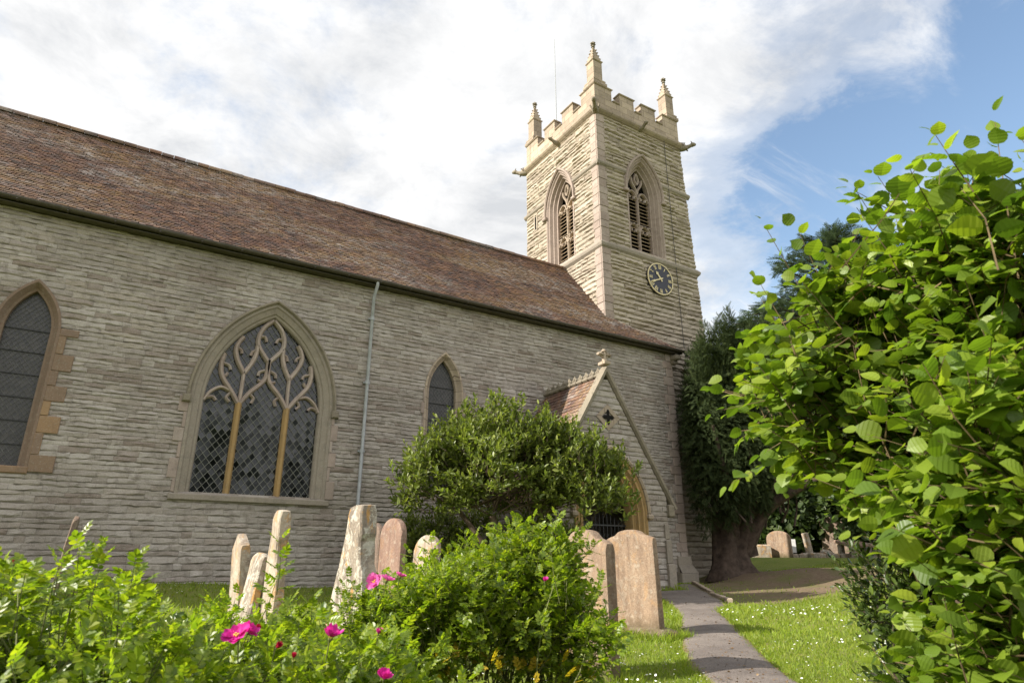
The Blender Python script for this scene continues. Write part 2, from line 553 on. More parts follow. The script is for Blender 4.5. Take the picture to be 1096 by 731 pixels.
M['daisy'] = plain_mat('daisy_petal', (.80, .80, .76), .7, .2, var=.05)
# ------------------------------------------------------------------ ground
CTRL = np.array([
    (-6, -6, -1.0), (0, 0, -1.0), (3, 3, -.98), (1, 5, -.94), (4.2, 3.9, -.955), (6.6, 3.0, -.93), (5.5, 5, -.94), (5.2, 5.0, -.94), (6.5, 7.2, -.91), (2, 9, -.86), (9, 5, -.88),
    (9, 9.3, -.84), (12.0, 11.0, -.75), (13.2, 13.1, -.68), (10.5, 9.4, -.82), (16.7, 15.8, -.63), (15.2, 12.6, -.62), (18.6, 15.2, -.22), (19.5, 13.2, -.1),
    (12, 6, -.68), (16, 8, -.45), (26, 20, .28), (31, 20, .3), (28, 14, .28), (22, 10, .02), (36, 22, .5),
    (-4, 16, -.38), (1, 16, -.40), (6, 16, -.52), (9, 16, -.6), (-14, 16, -.4), (5, 12, -.72), (-3, 10, -.72), (-12, 5, -.8),
    (12, -8, -.9), (25, -5, -.4), (45, 10, .4), (60, 40, .9), (30, 50, .9), (0, 50, 0), (-50, 0, -.8), (0, -60, -.9), (-40, 50, -.2), (60, -40, 0)])


def ground_z(X, Y):
    X = np.asarray(X, float); Y = np.asarray(Y, float)
    sh = X.shape
    p = np.stack([X.ravel(), Y.ravel()], -1)
    out = np.empty(len(p))
    for a in range(0, len(p), 20000):
        q = p[a:a + 20000]
        d2 = ((q[:, None, :] - CTRL[None, :, :2]) ** 2).sum(-1) + .35
        w = d2 ** -1.6
        out[a:a + 20000] = (w * CTRL[None, :, 2]).sum(1) / w.sum(1)
    return out.reshape(sh)


def in_poly(px, py, poly):
    poly = np.asarray(poly, float)
    c = np.zeros(np.shape(px), bool)
    n = len(poly)
    for i in range(n):
        x1, y1 = poly[i]; x2, y2 = poly[(i + 1) % n]
        cond = ((y1 > py) != (y2 > py)) & (px < (x2 - x1) * (py - y1) / (y2 - y1 + 1e-12) + x1)
        c ^= cond
    return c


PATH_L = [(6.6, -4), (5.0, .5), (4.05, 2.6), (4.10, 3.5), (4.5, 4.22), (5.25, 5.2), (6.55, 6.55), (8.6, 8.6), (10.6, 11.0), (11.6, 13.2)]
PATH_R = [(7.9, -3.6), (6.2, .9), (5.15, 2.7), (4.95, 3.3), (5.3, 3.92), (6.5, 5.2), (8.1, 6.85), (9.9, 8.75), (11.5, 9.95), (15.9, 15.0)]
SOIL = [(10.9, 9.65), (12.5, 9.2), (15, 9.1), (18, 9.9), (20.3, 11.8), (20.8, 14.2), (20, 17), (17, 16.4), (16.6, 15.3), (15.9, 15.0), (11.5, 9.95)]


def dist_poly(px, py, poly):
    poly = np.asarray(poly, float)
    d = np.full(np.shape(px), 1e9)
    for i in range(len(poly)):
        a = poly[i]; b = poly[(i + 1) % len(poly)]
        ab = b - a
        t = np.clip(((px - a[0]) * ab[0] + (py - a[1]) * ab[1]) / (ab @ ab), 0, 1)
        d = np.minimum(d, np.hypot(px - a[0] - t * ab[0], py - a[1] - t * ab[1]))
    return np.where(in_poly(px, py, poly), d, -d)


def build_ground():
    def axis(lo, hi, step, far):
        mid = np.arange(lo, hi + 1e-6, step)
        g = [hi]
        s = step
        while g[-1] < far:
            s *= 1.35; g.append(g[-1] + s)
        h = [lo]
        s = step
        while h[-1] > -far:
            s *= 1.35; h.append(h[-1] - s)
        return np.concatenate([np.array(h[:0:-1]), mid, np.array(g[1:])])
    xs = axis(-6, 34, .22, 1500)
    ys = axis(-2, 26, .22, 1500)
    X, Y = np.meshgrid(xs, ys, indexing='ij')
    Z = ground_z(X, Y)
    nz = VNoise(4, 2, 18, 1.0, 7.0)
    Z = Z + .018 * nz(np.stack([X, Y], -1))
    mb = MB()
    mb.grid(np.stack([X, Y, Z], -1))
    soil = smoothstep(-.45, .45, dist_poly(X, Y, SOIL) + .5 * nz(np.stack([X, Y], -1) * .6)).ravel()
    m, t, b, out = mat('lawn_ground')
    at = t.n('ShaderNodeAttribute', attribute_name='soil')
    oc = t.n('ShaderNodeTexCoord').outputs['Object']
    n1 = t.noise(oc, .8, 6, .6, .3); n2 = t.noise(oc, 9, 5, .7); n3 = t.noise(oc, 45, 4, .7)
    g = t.mix(t.ramp(n1, [(.35, 0.0), (.65, 1.0)]), (.11, .155, .018), (.17, .195, .032))
    g = t.mix(t.ramp(n2, [(.54, 0.0), (.66, .85)]), g, (.22, .165, .085))
    s = t.mix(t.ramp(n2, [(.35, 0.0), (.65, 1.0)]), (.135, .090, .058), (.20, .148, .092))
    s = t.mix(t.ramp(n1, [(.44, 0.0), (.62, .75)]), s, (.12, .125, .035))
    c = t.mix(at.outputs['Fac'], g, s)
    c = t.mix(.7, c, t.ramp(n3, [(.3, .55), (.7, 1.35)]), 'MULTIPLY')
    t.put(b, 'Base Color', c)
    b.inputs['Roughness'].default_value = .95
    bump(t, b, t.math('ADD', n2, n3), .7, .03)
    o = mb.build('ground', m, smooth=True)
    a = o.data.attributes.new('soil', 'FLOAT', 'POINT')
    a.data.foreach_set('value', soil.astype(np.float32))
    o['kind'] = 'structure'
    return nz


GN = build_ground()


def gz(x, y):
    return float(ground_z(np.array([x]), np.array([y]))[0])


def build_path():
    L = catmull(PATH_L, 14); Rr = catmull(PATH_R, 14)
    n = len(L)
    k = 13
    wl = VNoise(8, 1, 10, 1.5, 14)
    s = np.cumsum(np.r_[0, np.linalg.norm(np.diff(L, axis=0), axis=1)])[:, None]
    rows = []
    for j in range(k):
        f = j / (k - 1)
        p = L * (1 - f) + Rr * f
        if j in (0, k - 1):
            d = unit(Rr - L)
            p = p + d * (.09 * wl(s * 1.0 + 40 * j))[:, None]
        z = ground_z(p[:, 0], p[:, 1]) + .018 * GN(p) + .013 + .03 * (1 - (2 * f - 1) ** 2)
        if j in (0, k - 1):
            z -= .03
        rows.append(np.column_stack([p, z]))
    m, t, b, out = mat('worn_asphalt')
    oc = t.n('ShaderNodeTexCoord').outputs['Object']
    n1 = t.noise(oc, 1.2, 6, .65, .3); n3 = t.noise(oc, 70, 4, .7); n2 = t.noise(oc, 7, 6, .7)
    c = t.mix(t.ramp(n1, [(.35, 0.0), (.65, 1.0)]), (.135, .113, .100), (.20, .17, .148))
    c = t.mix(t.ramp(n2, [(.6, 0.0), (.72, .7)]), c, (.09, .085, .05))
    v = t.n('ShaderNodeTexVoronoi', inp={'Vector': oc, 'Scale': 130.0})
    c = t.mix(.8, c, t.ramp(v.outputs['Color'], [(.1, .65), (.9, 1.4)]), 'MULTIPLY')
    t.put(b, 'Base Color', c)
    bump(t, b, t.math('ADD', n3, v.outputs['Distance']), .5, .012)
    ed = t.n('ShaderNodeAttribute', attribute_name='edge').outputs['Fac']
    e2 = t.ramp(t.math('ADD', ed, t.math('MULTIPLY', n2, .9)), [(.92, 0.0), (1.15, 1.0)])
    c = t.mix(e2, c, t.mix(n3, (.20, .15, .095), (.12, .125, .035)))
    cr = t.n('ShaderNodeTexVoronoi', feature='DISTANCE_TO_EDGE', inp={'Vector': t.scaled(oc, (1, 1, 1)), 'Scale': 1.1})
    c = t.mix(t.ramp(t.math('ADD', cr.outputs['Distance'], t.math('MULTIPLY', n2, .02)), [(.012, .55), (.022, 0.0)]), c, (.07, .06, .05))
    t.put(b, 'Base Color', c)
    mb = MB()
    mb.grid(np.array(rows))
    o = mb.build('path', m, smooth=True)
    av = np.abs(np.repeat(np.linspace(-1, 1, k), n)) ** 3
    at = o.data.attributes.new('edge', 'FLOAT', 'POINT')
    at.data.foreach_set('value', av.astype(np.float32))
    o['kind'] = 'structure'


build_path()


def tagged_patch():
    # kerb edging stones between the tarmac and the bare earth
    K = catmull([(11.45, 9.85), (13.0, 11.75), (14.5, 13.45), (15.85, 15.0)], 10)
    mb = MB()
    for i in range(0, len(K) - 3, 3):
        a, b = K[i], K[i + 3]
        c = (a + b) / 2; d = unit(b - a); Ln = np.linalg.norm(b - a)
        rot = np.array([[d[0], -d[1], 0], [d[1], d[0], 0], [0, 0, 1]])
        mb.box((c[0], c[1], gz(c[0], c[1]) - .02), (Ln - .01, .10, .22), rot, 0, .015)
    o = mb.build('kerb', M['ashlar'])
    tag(o, 'pale stone kerb edging beside the tarmac path below the yew', 'kerb')


tagged_patch()

# ------------------------------------------------------------------ church
CH = thing('church', (4.0, 16.0, -.6), 'grey stone parish church with tiled roof and square clock tower', 'church')


class Plane:
    def __init__(self, o, u, n):
        self.o = np.array(o, float); self.u = np.array(u, float); self.nn = np.array(n, float)

    def __call__(self, u, z, n):
        u = np.asarray(u, float)[..., None]; z = np.asarray(z, float)[..., None]; n = np.asarray(n, float)[..., None]
        return self.o + u * self.u + z * np.array([0, 0, 1.0]) + n * self.nn


class Arch:
    """pointed opening: centre, half width, sill, springing, rise"""
    def __init__(self, cx, w, z0, zs, h):
        self.cx, self.w, self.z0, self.zs, self.h = cx, w, z0, zs, h
        self.Rr = (w * w + h * h) / (2 * w)
        self.c = self.Rr - w

    def hw(self, z, off=0.0):
        z = np.asarray(z, float)
        r = self.Rr + off
        d = np.sqrt(np.maximum(r * r - np.maximum(z - self.zs, 0) ** 2, 0)) - self.c
        return np.where(z < self.z0 - off * 0, 0, np.maximum(d, 0))

    def outline(self, off=0.0, n=16, z0=None, arc_only=False):
        z0 = self.z0 if z0 is None else z0
        r = self.Rr + off
        a = np.linspace(0, math.acos(min(1, self.c / r)), n)
        left = np.stack([self.cx + self.c - r * np.cos(a), self.zs + r * np.sin(a)], -1)
        right = left[::-1].copy()
        right[:, 0] = 2 * self.cx - right[:, 0]
        pts = np.vstack([left, right[1:]])
        if not arc_only:
            pts = np.vstack([[(self.cx - self.w - off, z0)], pts, [(self.cx + self.w + off, z0)]])
        return pts


def moulding(mb, pl, arch, prof, m=0, z0=None, arc_only=False, n=16):
    P = []
    for off, dep in prof:
        o2 = arch.outline(off, n, z0, arc_only)
        P.append(pl(o2[:, 0], o2[:, 1], np.full(len(o2), dep)))
    mb.grid(np.array(P), m)


def bar2d(mb, pl, curve, sect, m=0):
    c = np.asarray(curve, float)
    T = unit(np.gradient(c, axis=0))
    N = np.stack([-T[:, 1], T[:, 0]], -1)
    P = []
    for lat, dep in sect:
        q = c + N * np.asarray(lat)
        P.append(pl(q[:, 0], q[:, 1], np.full(len(q), dep)))
    mb.grid(np.array(P), m, close_u=True)


def segs_for(z, zmid, lim, arches):
    """intervals of wall at height z, topology fixed by zmid"""
    lo, hi = lim(z)
    cuts = []
    for a, off in arches:
        top = a.zs + math.sqrt((a.Rr + off) ** 2 - a.c ** 2)
        if a.z0 < zmid < top:
            h = float(a.hw(max(z, a.z0 + 1e-4), off))
            cuts.append((a.cx - h, a.cx + h))
    cuts.sort()
    out = []
    x = lo
    for c0, c1 in cuts:
        out.append((x, c0)); x = c1
    out.append((x, hi))
    return out


WARP = VNoise(501, 2, 22, .8, 7)


def masonry(mb_s, mb_b, pl, z0, z1, course, lim, arches, length, bulge, gap=.012, rows=(0, .22, .78, 1.0), seed=1, back=-.02, wav=.0, warp=.036):
    r = np.random.default_rng(seed)
    z = z0
    while z < z1 - .03:
        h = r.uniform(*course)
        if z + h > z1 - .05:
            h = z1 - z
        zm = z + h / 2
        zr = [z + gap / 2 + (h - gap) * f for f in rows]
        S = [segs_for(v, zm, lim, arches) for v in zr]
        B0, B1 = segs_for(z, zm, lim, arches), segs_for(z + h, zm, lim, arches)
        for (a0, b0), (a1, b1) in zip(B0, B1):
            uu = np.linspace(0, 1, 2)
            P = np.array([pl(a0 + (b0 - a0) * uu, np.full(2, z), np.zeros(2)), pl(a1 + (b1 - a1) * uu, np.full(2, z + h), np.zeros(2))])
            mb_b.grid(P)
        for k in range(len(S[0])):
            A = np.array([s[k][0] for s in S]); Bv = np.array([s[k][1] for s in S])
            am, bm = A.max(), Bv.min()
            if bm - am < .05:
                continue
            cuts = [am]
            x = am - r.uniform(0, length[0])
            while True:
                x += r.uniform(*length)
                if x > bm - .12:
                    break
                if x > am + .10:
                    cuts.append(x)
            cuts.append(bm)
            for i in range(len(cuts) - 1):
                L = np.full(len(rows), cuts[i]); H = np.full(len(rows), cuts[i + 1])
                if i == 0:
                    L = A.copy()
                if i == len(cuts) - 2:
                    H = Bv.copy()
                L = L + gap * .2; H = H - gap * .2
                nu = int(np.clip((cuts[i + 1] - cuts[i]) / .13, 2, 7)) + 1
                f = np.linspace(0, 1, nu)
                if nu > 3:
                    f[1:-1] += r.uniform(-.25, .25, nu - 2) / nu
                nv = len(rows)
                U = L[None, :] + (H - L)[None, :] * f[:, None]
                Z = np.tile(np.array(zr)[None, :], (nu, 1))
                base = r.uniform(0, bulge * .5)
                N = base + bulge * r.uniform(.35, 1.0, (nu, nv))
                if nv == 4:
                    N[:, 1] *= r.uniform(.8, 1.3); N[:, 2] *= r.uniform(.5, 1.15)
                    N += np.linspace(-1, 1, nu)[:, None] * r.normal(0, bulge * .15)
                edge = np.zeros((nu, nv), bool)
                edge[[0, -1], :] = True; edge[:, [0, -1]] = True
                N[edge] = base * .6 + bulge * .12 * r.uniform(0, 1, edge.sum())
                N[[0, -1], 1:-1] = base + bulge * r.uniform(.05, .65, (2, nv - 2))
                U[1:-1, :] += r.normal(0, .006, (nu - 2, nv))
                Z += r.normal(0, .004 + wav, (nu, nv))
                Z += warp * WARP(np.stack([U, Z * 1.6 + seed], -1))
                # skirt ring
                U = np.pad(U, 1, mode='edge'); Z = np.pad(Z, 1, mode='edge')
                N = np.pad(N, 1, constant_values=back)
                mb_s.grid(pl(U, Z, N))
        z += h


def extr_box(mb, pl, u0, u1, z0, z1, n0, n1, m=0, bev=.012):
    """block on a wall face with chamfered front edges"""
    b = min(bev, (u1 - u0) * .3, (z1 - z0) * .3)
    ring = lambda e: (np.array([u0 + e, u1 - e, u1 - e, u0 + e]), np.array([z0 + e, z0 + e, z1 - e, z1 - e]))
    P = []
    for e, n in ((0, n0), (0, n1 - b), (b, n1)):
        u, z = ring(e)
        P.append(pl(u, z, np.full(4, n)))
    P = np.array(P)
    mb.grid(P, m, close_v=True)
    mb.add(P[-1], [np.array([[0, 1, 2, 3]])], m)


# ---- planes and openings
NAVE = Plane((0, 16, 0), (1, 0, 0), (0, -1, 0))
TN = Plane((0, 16.65, 0), (1, 0, 0), (0, -1, 0))
TE = Plane((14.27, 0, 0), (0, 1, 0), (-1, 0, 0))
GAB = Plane((0, 13.1, 0), (1, 0, 0), (0, -1, 0))
EAVE_Z, EAVE_Y = 7.36, 15.7
TAN = math.tan(R(50))
RIDGE_Y = 19.0
RIDGE_Z = EAVE_Z + TAN * (RIDGE_Y - EAVE_Y)
NX0, NX1 = -13.0, 16.72

A_BIG = Arch(2.87, 1.33, 1.46, 3.62, 2.25)
A_LL = Arch(-2.02, .40, 1.80, 4.62, .88)
A_RL = Arch(7.62, .42, 1.9, 4.55, .98)
A_N = Arch(16.62, .60, 11.62, 14.35, 1.30)
A_E = Arch(19.22, .62, 11.62, 14.35, 1.30)
A_PORCH = Arch(11.1, .80, -.75, 1.22, 1.22)


def build_nave():
    s, b = MB(), MB()
    arches = [(A_BIG, .30), (A_LL, .17), (A_RL, .16)]
    masonry(s, b, NAVE, -.9, EAVE_Z - .12, (.085, .145), lambda z: (NX0, NX1 - .32), arches, (.16, .80), .025, .008, seed=3, wav=.006)
    # plain returns: gable ends and far wall
    for X in (NX0, NX1):
        b.add([(X, 16, -.9), (X, 22, -.9), (X, 22, EAVE_Z - .1), (X, RIDGE_Y, RIDGE_Z - .15), (X, 16, EAVE_Z - .1)], [np.array([[0, 1, 2, 3, 4]])])
    b.add([(NX0, 22, -.9), (NX1, 22, -.9), (NX1, 22, EAVE_Z - .1), (NX0, 22, EAVE_Z - .1)], [np.array([[0, 1, 2, 3]])])
    b.add([(NX1 - .34, 16.0, -.9), (NX1, 16.0, -.9), (NX1, 16.0, EAVE_Z - .1), (NX1 - .34, 16.0, EAVE_Z - .1)], [np.array([[0, 1, 2, 3]])])
    mb = MB()
    for src, mi in ((s, 0), (b, 1)):
        for V in src.V:
            pass
        off = mb.n
        mb.V += src.V; mb.F += [f + off for f in src.F]; mb.M += [np.full(len(f), mi) for f in src.F]; mb.n += src.n
    mb.build('nave_wall', [M['nave_stone'], M['mortar']], CH)
    # corner quoins
    q = MB()
    r = np.random.default_rng(2)
    z = -.85; k = 0
    while z < EAVE_Z - .2:
        h = min(r.uniform(.26, .36), EAVE_Z - .12 - z)
        w = .30 if k % 2 else .46
        extr_box(q, NAVE, NX1 - w, NX1 + .012, z + .005, z + h - .005, -.05, r.uniform(.035, .05), 0, .012)
        z += h; k += 1
    q.build('quoin', M['pink_ashlar'], CH)
    # stepped plinth of the corner
    p = MB()
    extr_box(p, NAVE, NX1 - .55, NX1 + .22, -.95, -.28, -.05, .26, 0, .03)
    P = np.array([NAVE(np.array([NX1 - .55, NX1 + .22]), np.array([-.28, -.28]), np.array([.255, .255])),
                  NAVE(np.array([NX1 - .5, NX1 + .12]), np.array([.02, .02]), np.array([.055, .055]))])
    p.grid(P)
    extr_box(p, NAVE, NX1 - .5, NX1 + .12, -.3, .24, -.05, .09, 0, .02)
    p.build('plinth', M['grey_ashlar'], CH)


build_nave()


def tiles(mb, pts, up_dir, along, gauge, width, thick=.016, seed=0, keep=None, origin=None, nu=None, nv=None, jitter=.006, sag_amp=0.0):
    """courses of flat tiles on a slope; along and up_dir are unit vectors"""
    r = np.random.default_rng(seed)
    nrm = unit(np.cross(along, up_dir))
    if nrm[2] < 0:
        nrm = -nrm
    I, J = np.meshgrid(np.arange(nu), np.arange(nv), indexing='ij')
    I = I.ravel(); J = J.ravel()
    a0 = I * width + (J % 2) * width / 2 + r.normal(0, .004, len(I))
    v0 = J * gauge + r.normal(0, .005, len(I))
    C = origin + a0[:, None] * along + v0[:, None] * up_dir
    cen = C + along * width / 2 + up_dir * gauge / 2
    if keep is not None:
        k = keep(cen)
        C = C[k]
    n = len(C)
    lift = thick + r.uniform(0, jitter, n) * 2
    tw = r.normal(0, jitter * .5, n)
    g = .003
    A = along; U = up_dir
    ov = gauge * 1.15
    v = np.empty((n, 6, 3))
    sag = r.normal(0, .003, n)
    v[:, 0] = C + A * g + nrm * (lift + tw)[:, None] + U * sag[:, None]
    v[:, 1] = C + A * (width - g) + nrm * (lift - tw)[:, None] + U * sag[:, None]
    v[:, 2] = C + A * (width - g) + U * ov + nrm * .004
    v[:, 3] = C + A * g + U * ov + nrm * .004
    v[:, 4] = v[:, 0] - nrm * (thick * 1.1)
    v[:, 5] = v[:, 1] - nrm * (thick * 1.1)
    if sag_amp:
        w = C[:, 0] * .55
        v += nrm * (sag_amp * (np.sin(w) + .6 * np.sin(2.3 * w + 1) * np.sin(C[:, 2] * 1.1) + .4 * np.sin(4.1 * w + C[:, 2] * 2)))[:, None, None]
    base = np.arange(n)[:, None] * 6
    f = np.concatenate([base + np.array([0, 1, 2, 3]), base + np.array([4, 5, 1, 0])])
    mb.add(v.reshape(-1, 3), [f])


def build_roof():
    slope = unit(np.array([0, math.cos(R(50)), math.sin(R(50))]))
    Ls = (RIDGE_Y - EAVE_Y) / math.cos(R(50))
    og = np.array([NX0 - .15, EAVE_Y, EAVE_Z])
    X1 = 17.05
    tx, ty = 14.27, 16.65

    def keep(c):
        inx = c[:, 0] < X1
        tower = (c[:, 0] > tx - .02) & (c[:, 1] > ty - .02)
        # hipped end beside the tower
        hip = (c[:, 0] > tx) & ((c[:, 1] - EAVE_Y) > (X1 - c[:, 0]) / (X1 - tx) * (ty - EAVE_Y))
        return inx & ~tower & ~hip & (c[:, 1] < RIDGE_Y - .02)
    mb = MB()
    W, G = .145, .088
    tiles(mb, None, slope, np.array([1.0, 0, 0]), G, W, .015, 5, keep, og, int((X1 - NX0 + .4) / W) + 1, int(Ls / G) + 1, .007, .014)
    # underlay, hip plane and far slope
    d = np.array([0, slope[2], -slope[1]]) * .03
    u = [(NX0 - .15, EAVE_Y, EAVE_Z), (tx, EAVE_Y, EAVE_Z), (tx, RIDGE_Y, RIDGE_Z), (NX0 - .15, RIDGE_Y, RIDGE_Z)]
    zt = EAVE_Z + TAN * (ty - EAVE_Y)
    mb.add(np.array(u) + d, [np.array([[0, 1, 2, 3]])], 1)
    mb.add(np.array([(tx, EAVE_Y, EAVE_Z), (X1, EAVE_Y, EAVE_Z), (tx, ty, zt)]) + d, [np.array([[0, 1, 2]])], 1)
    mb.add(np.array([(X1, EAVE_Y, EAVE_Z), (X1, ty, EAVE_Z), (tx, ty, zt)]), [np.array([[0, 1, 2]])], 0)
    mb.add(np.array([(NX0 - .15, 2 * RIDGE_Y - EAVE_Y, EAVE_Z), (tx, 2 * RIDGE_Y - EAVE_Y, EAVE_Z), (tx, RIDGE_Y, RIDGE_Z), (NX0 - .15, RIDGE_Y, RIDGE_Z)]), [np.array([[0, 1, 2, 3]])], 0)
    roof = mb.build('nave_roof', [M['tile'], M['underlay']], CH)
    # ridge tiles
    rd = MB()
    a = np.linspace(-.25, math.pi + .25, 9)
    x = NX0 - .15
    r = np.random.default_rng(6)
    while x < tx - .05:
        l = min(.32, tx - .01 - x)
        rad = .12 + r.normal(0, .003)
        zc = RIDGE_Z - .03 + r.normal(0, .005)
        P = [np.stack([np.full(9, xx), RIDGE_Y + rr * np.cos(a), zc + rr * np.sin(a)], -1) for xx, rr in ((x + .004, rad), (x + l - .006, rad), (x + l - .006, rad - .02))]
        rd.grid(np.array(P))
        x += l
    rd.build('ridge_tiles', M['tile'], roof)
    # gutter with brackets, soffit
    g = MB()
    a = np.linspace(math.pi * .98, 2 * math.pi + .05, 8)
    P = []
    for rr in (.075, .062):
        P.append(np.stack([np.stack([np.full(8, xx), EAVE_Y - .05 + rr * np.cos(a), EAVE_Z - .005 + rr * np.sin(a)], -1) for xx in np.linspace(NX0, X1, 40)], 0))
    g.grid(P[0]); g.grid(P[1])
    g.grid(np.stack([P[0][:, 0], P[1][:, 0]])); g.grid(np.stack([P[0][:, -1], P[1][:, -1]]))
    for x in np.arange(NX0 + .4, X1, .9):
        g.box((x, EAVE_Y + .05, EAVE_Z - .08), (.03, .25, .02))
        g.box((x, EAVE_Y - .05, EAVE_Z - .075), (.035, .16, .018))
    g.tube([(X1 - .02, EAVE_Y - .05, EAVE_Z - .01), (X1 + .02, EAVE_Y - .05, EAVE_Z - .01)], .078, 10)
    g.build('gutter', M['gutter'], CH)
    s = MB()
    s.box(((NX0 + X1) / 2, 15.86, EAVE_Z - .09), (X1 - NX0, .28, .03))
    s.box(((NX0 + X1) / 2, 15.735, EAVE_Z - .05), (X1 - NX0, .03, .14))
    s.build('eaves_board', M['soffit'], CH)
    c = MB()
    c.box((NX1 + .03, 15.82, EAVE_Z - .28), (.26, .36, .2), None, 0, .05)
    c.box((NX1 + .03, 15.90, EAVE_Z - .44), (.22, .2, .16), None, 0, .04)
    c.build('corbel', M['dark_ashlar'], CH)
    # downpipe
    d = MB()
    px = 5.33
    d.tube([(px, EAVE_Y - .05, EAVE_Z - .07), (px, EAVE_Y - .05, EAVE_Z - .16), (px, 15.88, EAVE_Z - .42), (px, 15.88, -.35), (px + .0, 15.72, -.5)], .045, 10)
    pipe = d.build('downpipe', M['pipe'], CH, smooth=True)
    for z in (6.3, 4.5, 2.7, .9):
        k = MB()
        k.tube([(px, 15.88, z - .05), (px, 15.88, z + .05)], .058, 10)
        k.box((px, 15.955, z), (.17, .07, .04))
        k.build('pipe_bracket', M['pipe'], pipe)


build_roof()


def hinside(arch, u, z, off):
    return (z > arch.z0 - off) & (np.abs(u - arch.cx) < arch.hw(z, off))


def glazing(pl, arch, n, pitch, par, gm, wm, wire=.006, diamonds=True, seed=0, off=0.02):
    """small quarries, each set at its own slight angle, and the wire in front"""
    r = np.random.default_rng(seed)
    g = MB()
    top = arch.zs + arch.h
    hu, hz = pitch / 2, pitch * .62
    rows = int((top - arch.z0) / hz) + 2
    cols = int(2 * arch.w / hu) + 3
    ctr = [(arch.cx - arch.w + i * hu, arch.z0 + j * hz) for j in range(rows) for i in range(cols) if (i + j) % 2 == 0]
    for u, z in ctr:
        if not hinside(arch, u, z, .10):
            continue
        tu, tz = r.normal(0, .016, 2)
        du, dz = hu * .97, hz * .97
        q = np.array([(u - du, z), (u, z - dz), (u + du, z), (u, z + dz)])
        N = n + (q[:, 0] - u) * tu + (q[:, 1] - z) * tz
        g.add(pl(q[:, 0], q[:, 1], N), [np.array([[0, 1, 2, 3]])])
    o2 = arch.outline(.12, 14)
    g.add(pl(o2[:, 0], o2[:, 1], np.full(len(o2), n - .02)), [np.arange(len(o2))[None]], 1)
    glass = g.build('glass', [gm, M['dark']], par)
    w = MB()
    H = top - arch.z0 + 2 * arch.w
    slope = hz / hu
    for sgn in (1, -1):
        k = -int(H / hz) - cols
        for k in range(-cols - rows, cols + rows):
            # line z = z0 + sgn*slope*(u-u0) + k*2*hz
            uu = np.linspace(arch.cx - arch.w - .05, arch.cx + arch.w + .05, 400)
            zz = arch.z0 + sgn * slope * (uu - (arch.cx - arch.w)) + (2 * k + 1) * hz
            ins = hinside(arch, uu, zz, .05)
            if ins.sum() < 4:
                continue
            i0, i1 = np.where(ins)[0][[0, -1]]
            bar2d(w, pl, [(uu[i0], zz[i0]), (uu[i1], zz[i1])], [(-wire, n + .02), (0, n + .02 + wire), (wire, n + .02)], 0)
    w.build('wire_guard', wm, par)
    return glass


def jamb_blocks(mb, pl, arch, inner, zlist, seed, wide=(.18, .42), out=.045, m=0, side=1):
    r = np.random.default_rng(seed)
    for sgn in (side,):
        z = zlist[0]; k = 0
        while z < zlist[1] - .1:
            h = min(r.uniform(.28, .48), zlist[1] - z)
            wv = wide[1] * r.uniform(.8, 1.1) if k % 2 == (0 if sgn > 0 else 1) else wide[0]
            e = arch.cx + sgn * (arch.w + inner)
            u0, u1 = (e, e + wv) if sgn > 0 else (e - wv, e)
            extr_box(mb, pl, u0, u1, z + .004, z + h - .004, -.03, out + r.uniform(0, .01), m, .01)
            z += h; k += 1


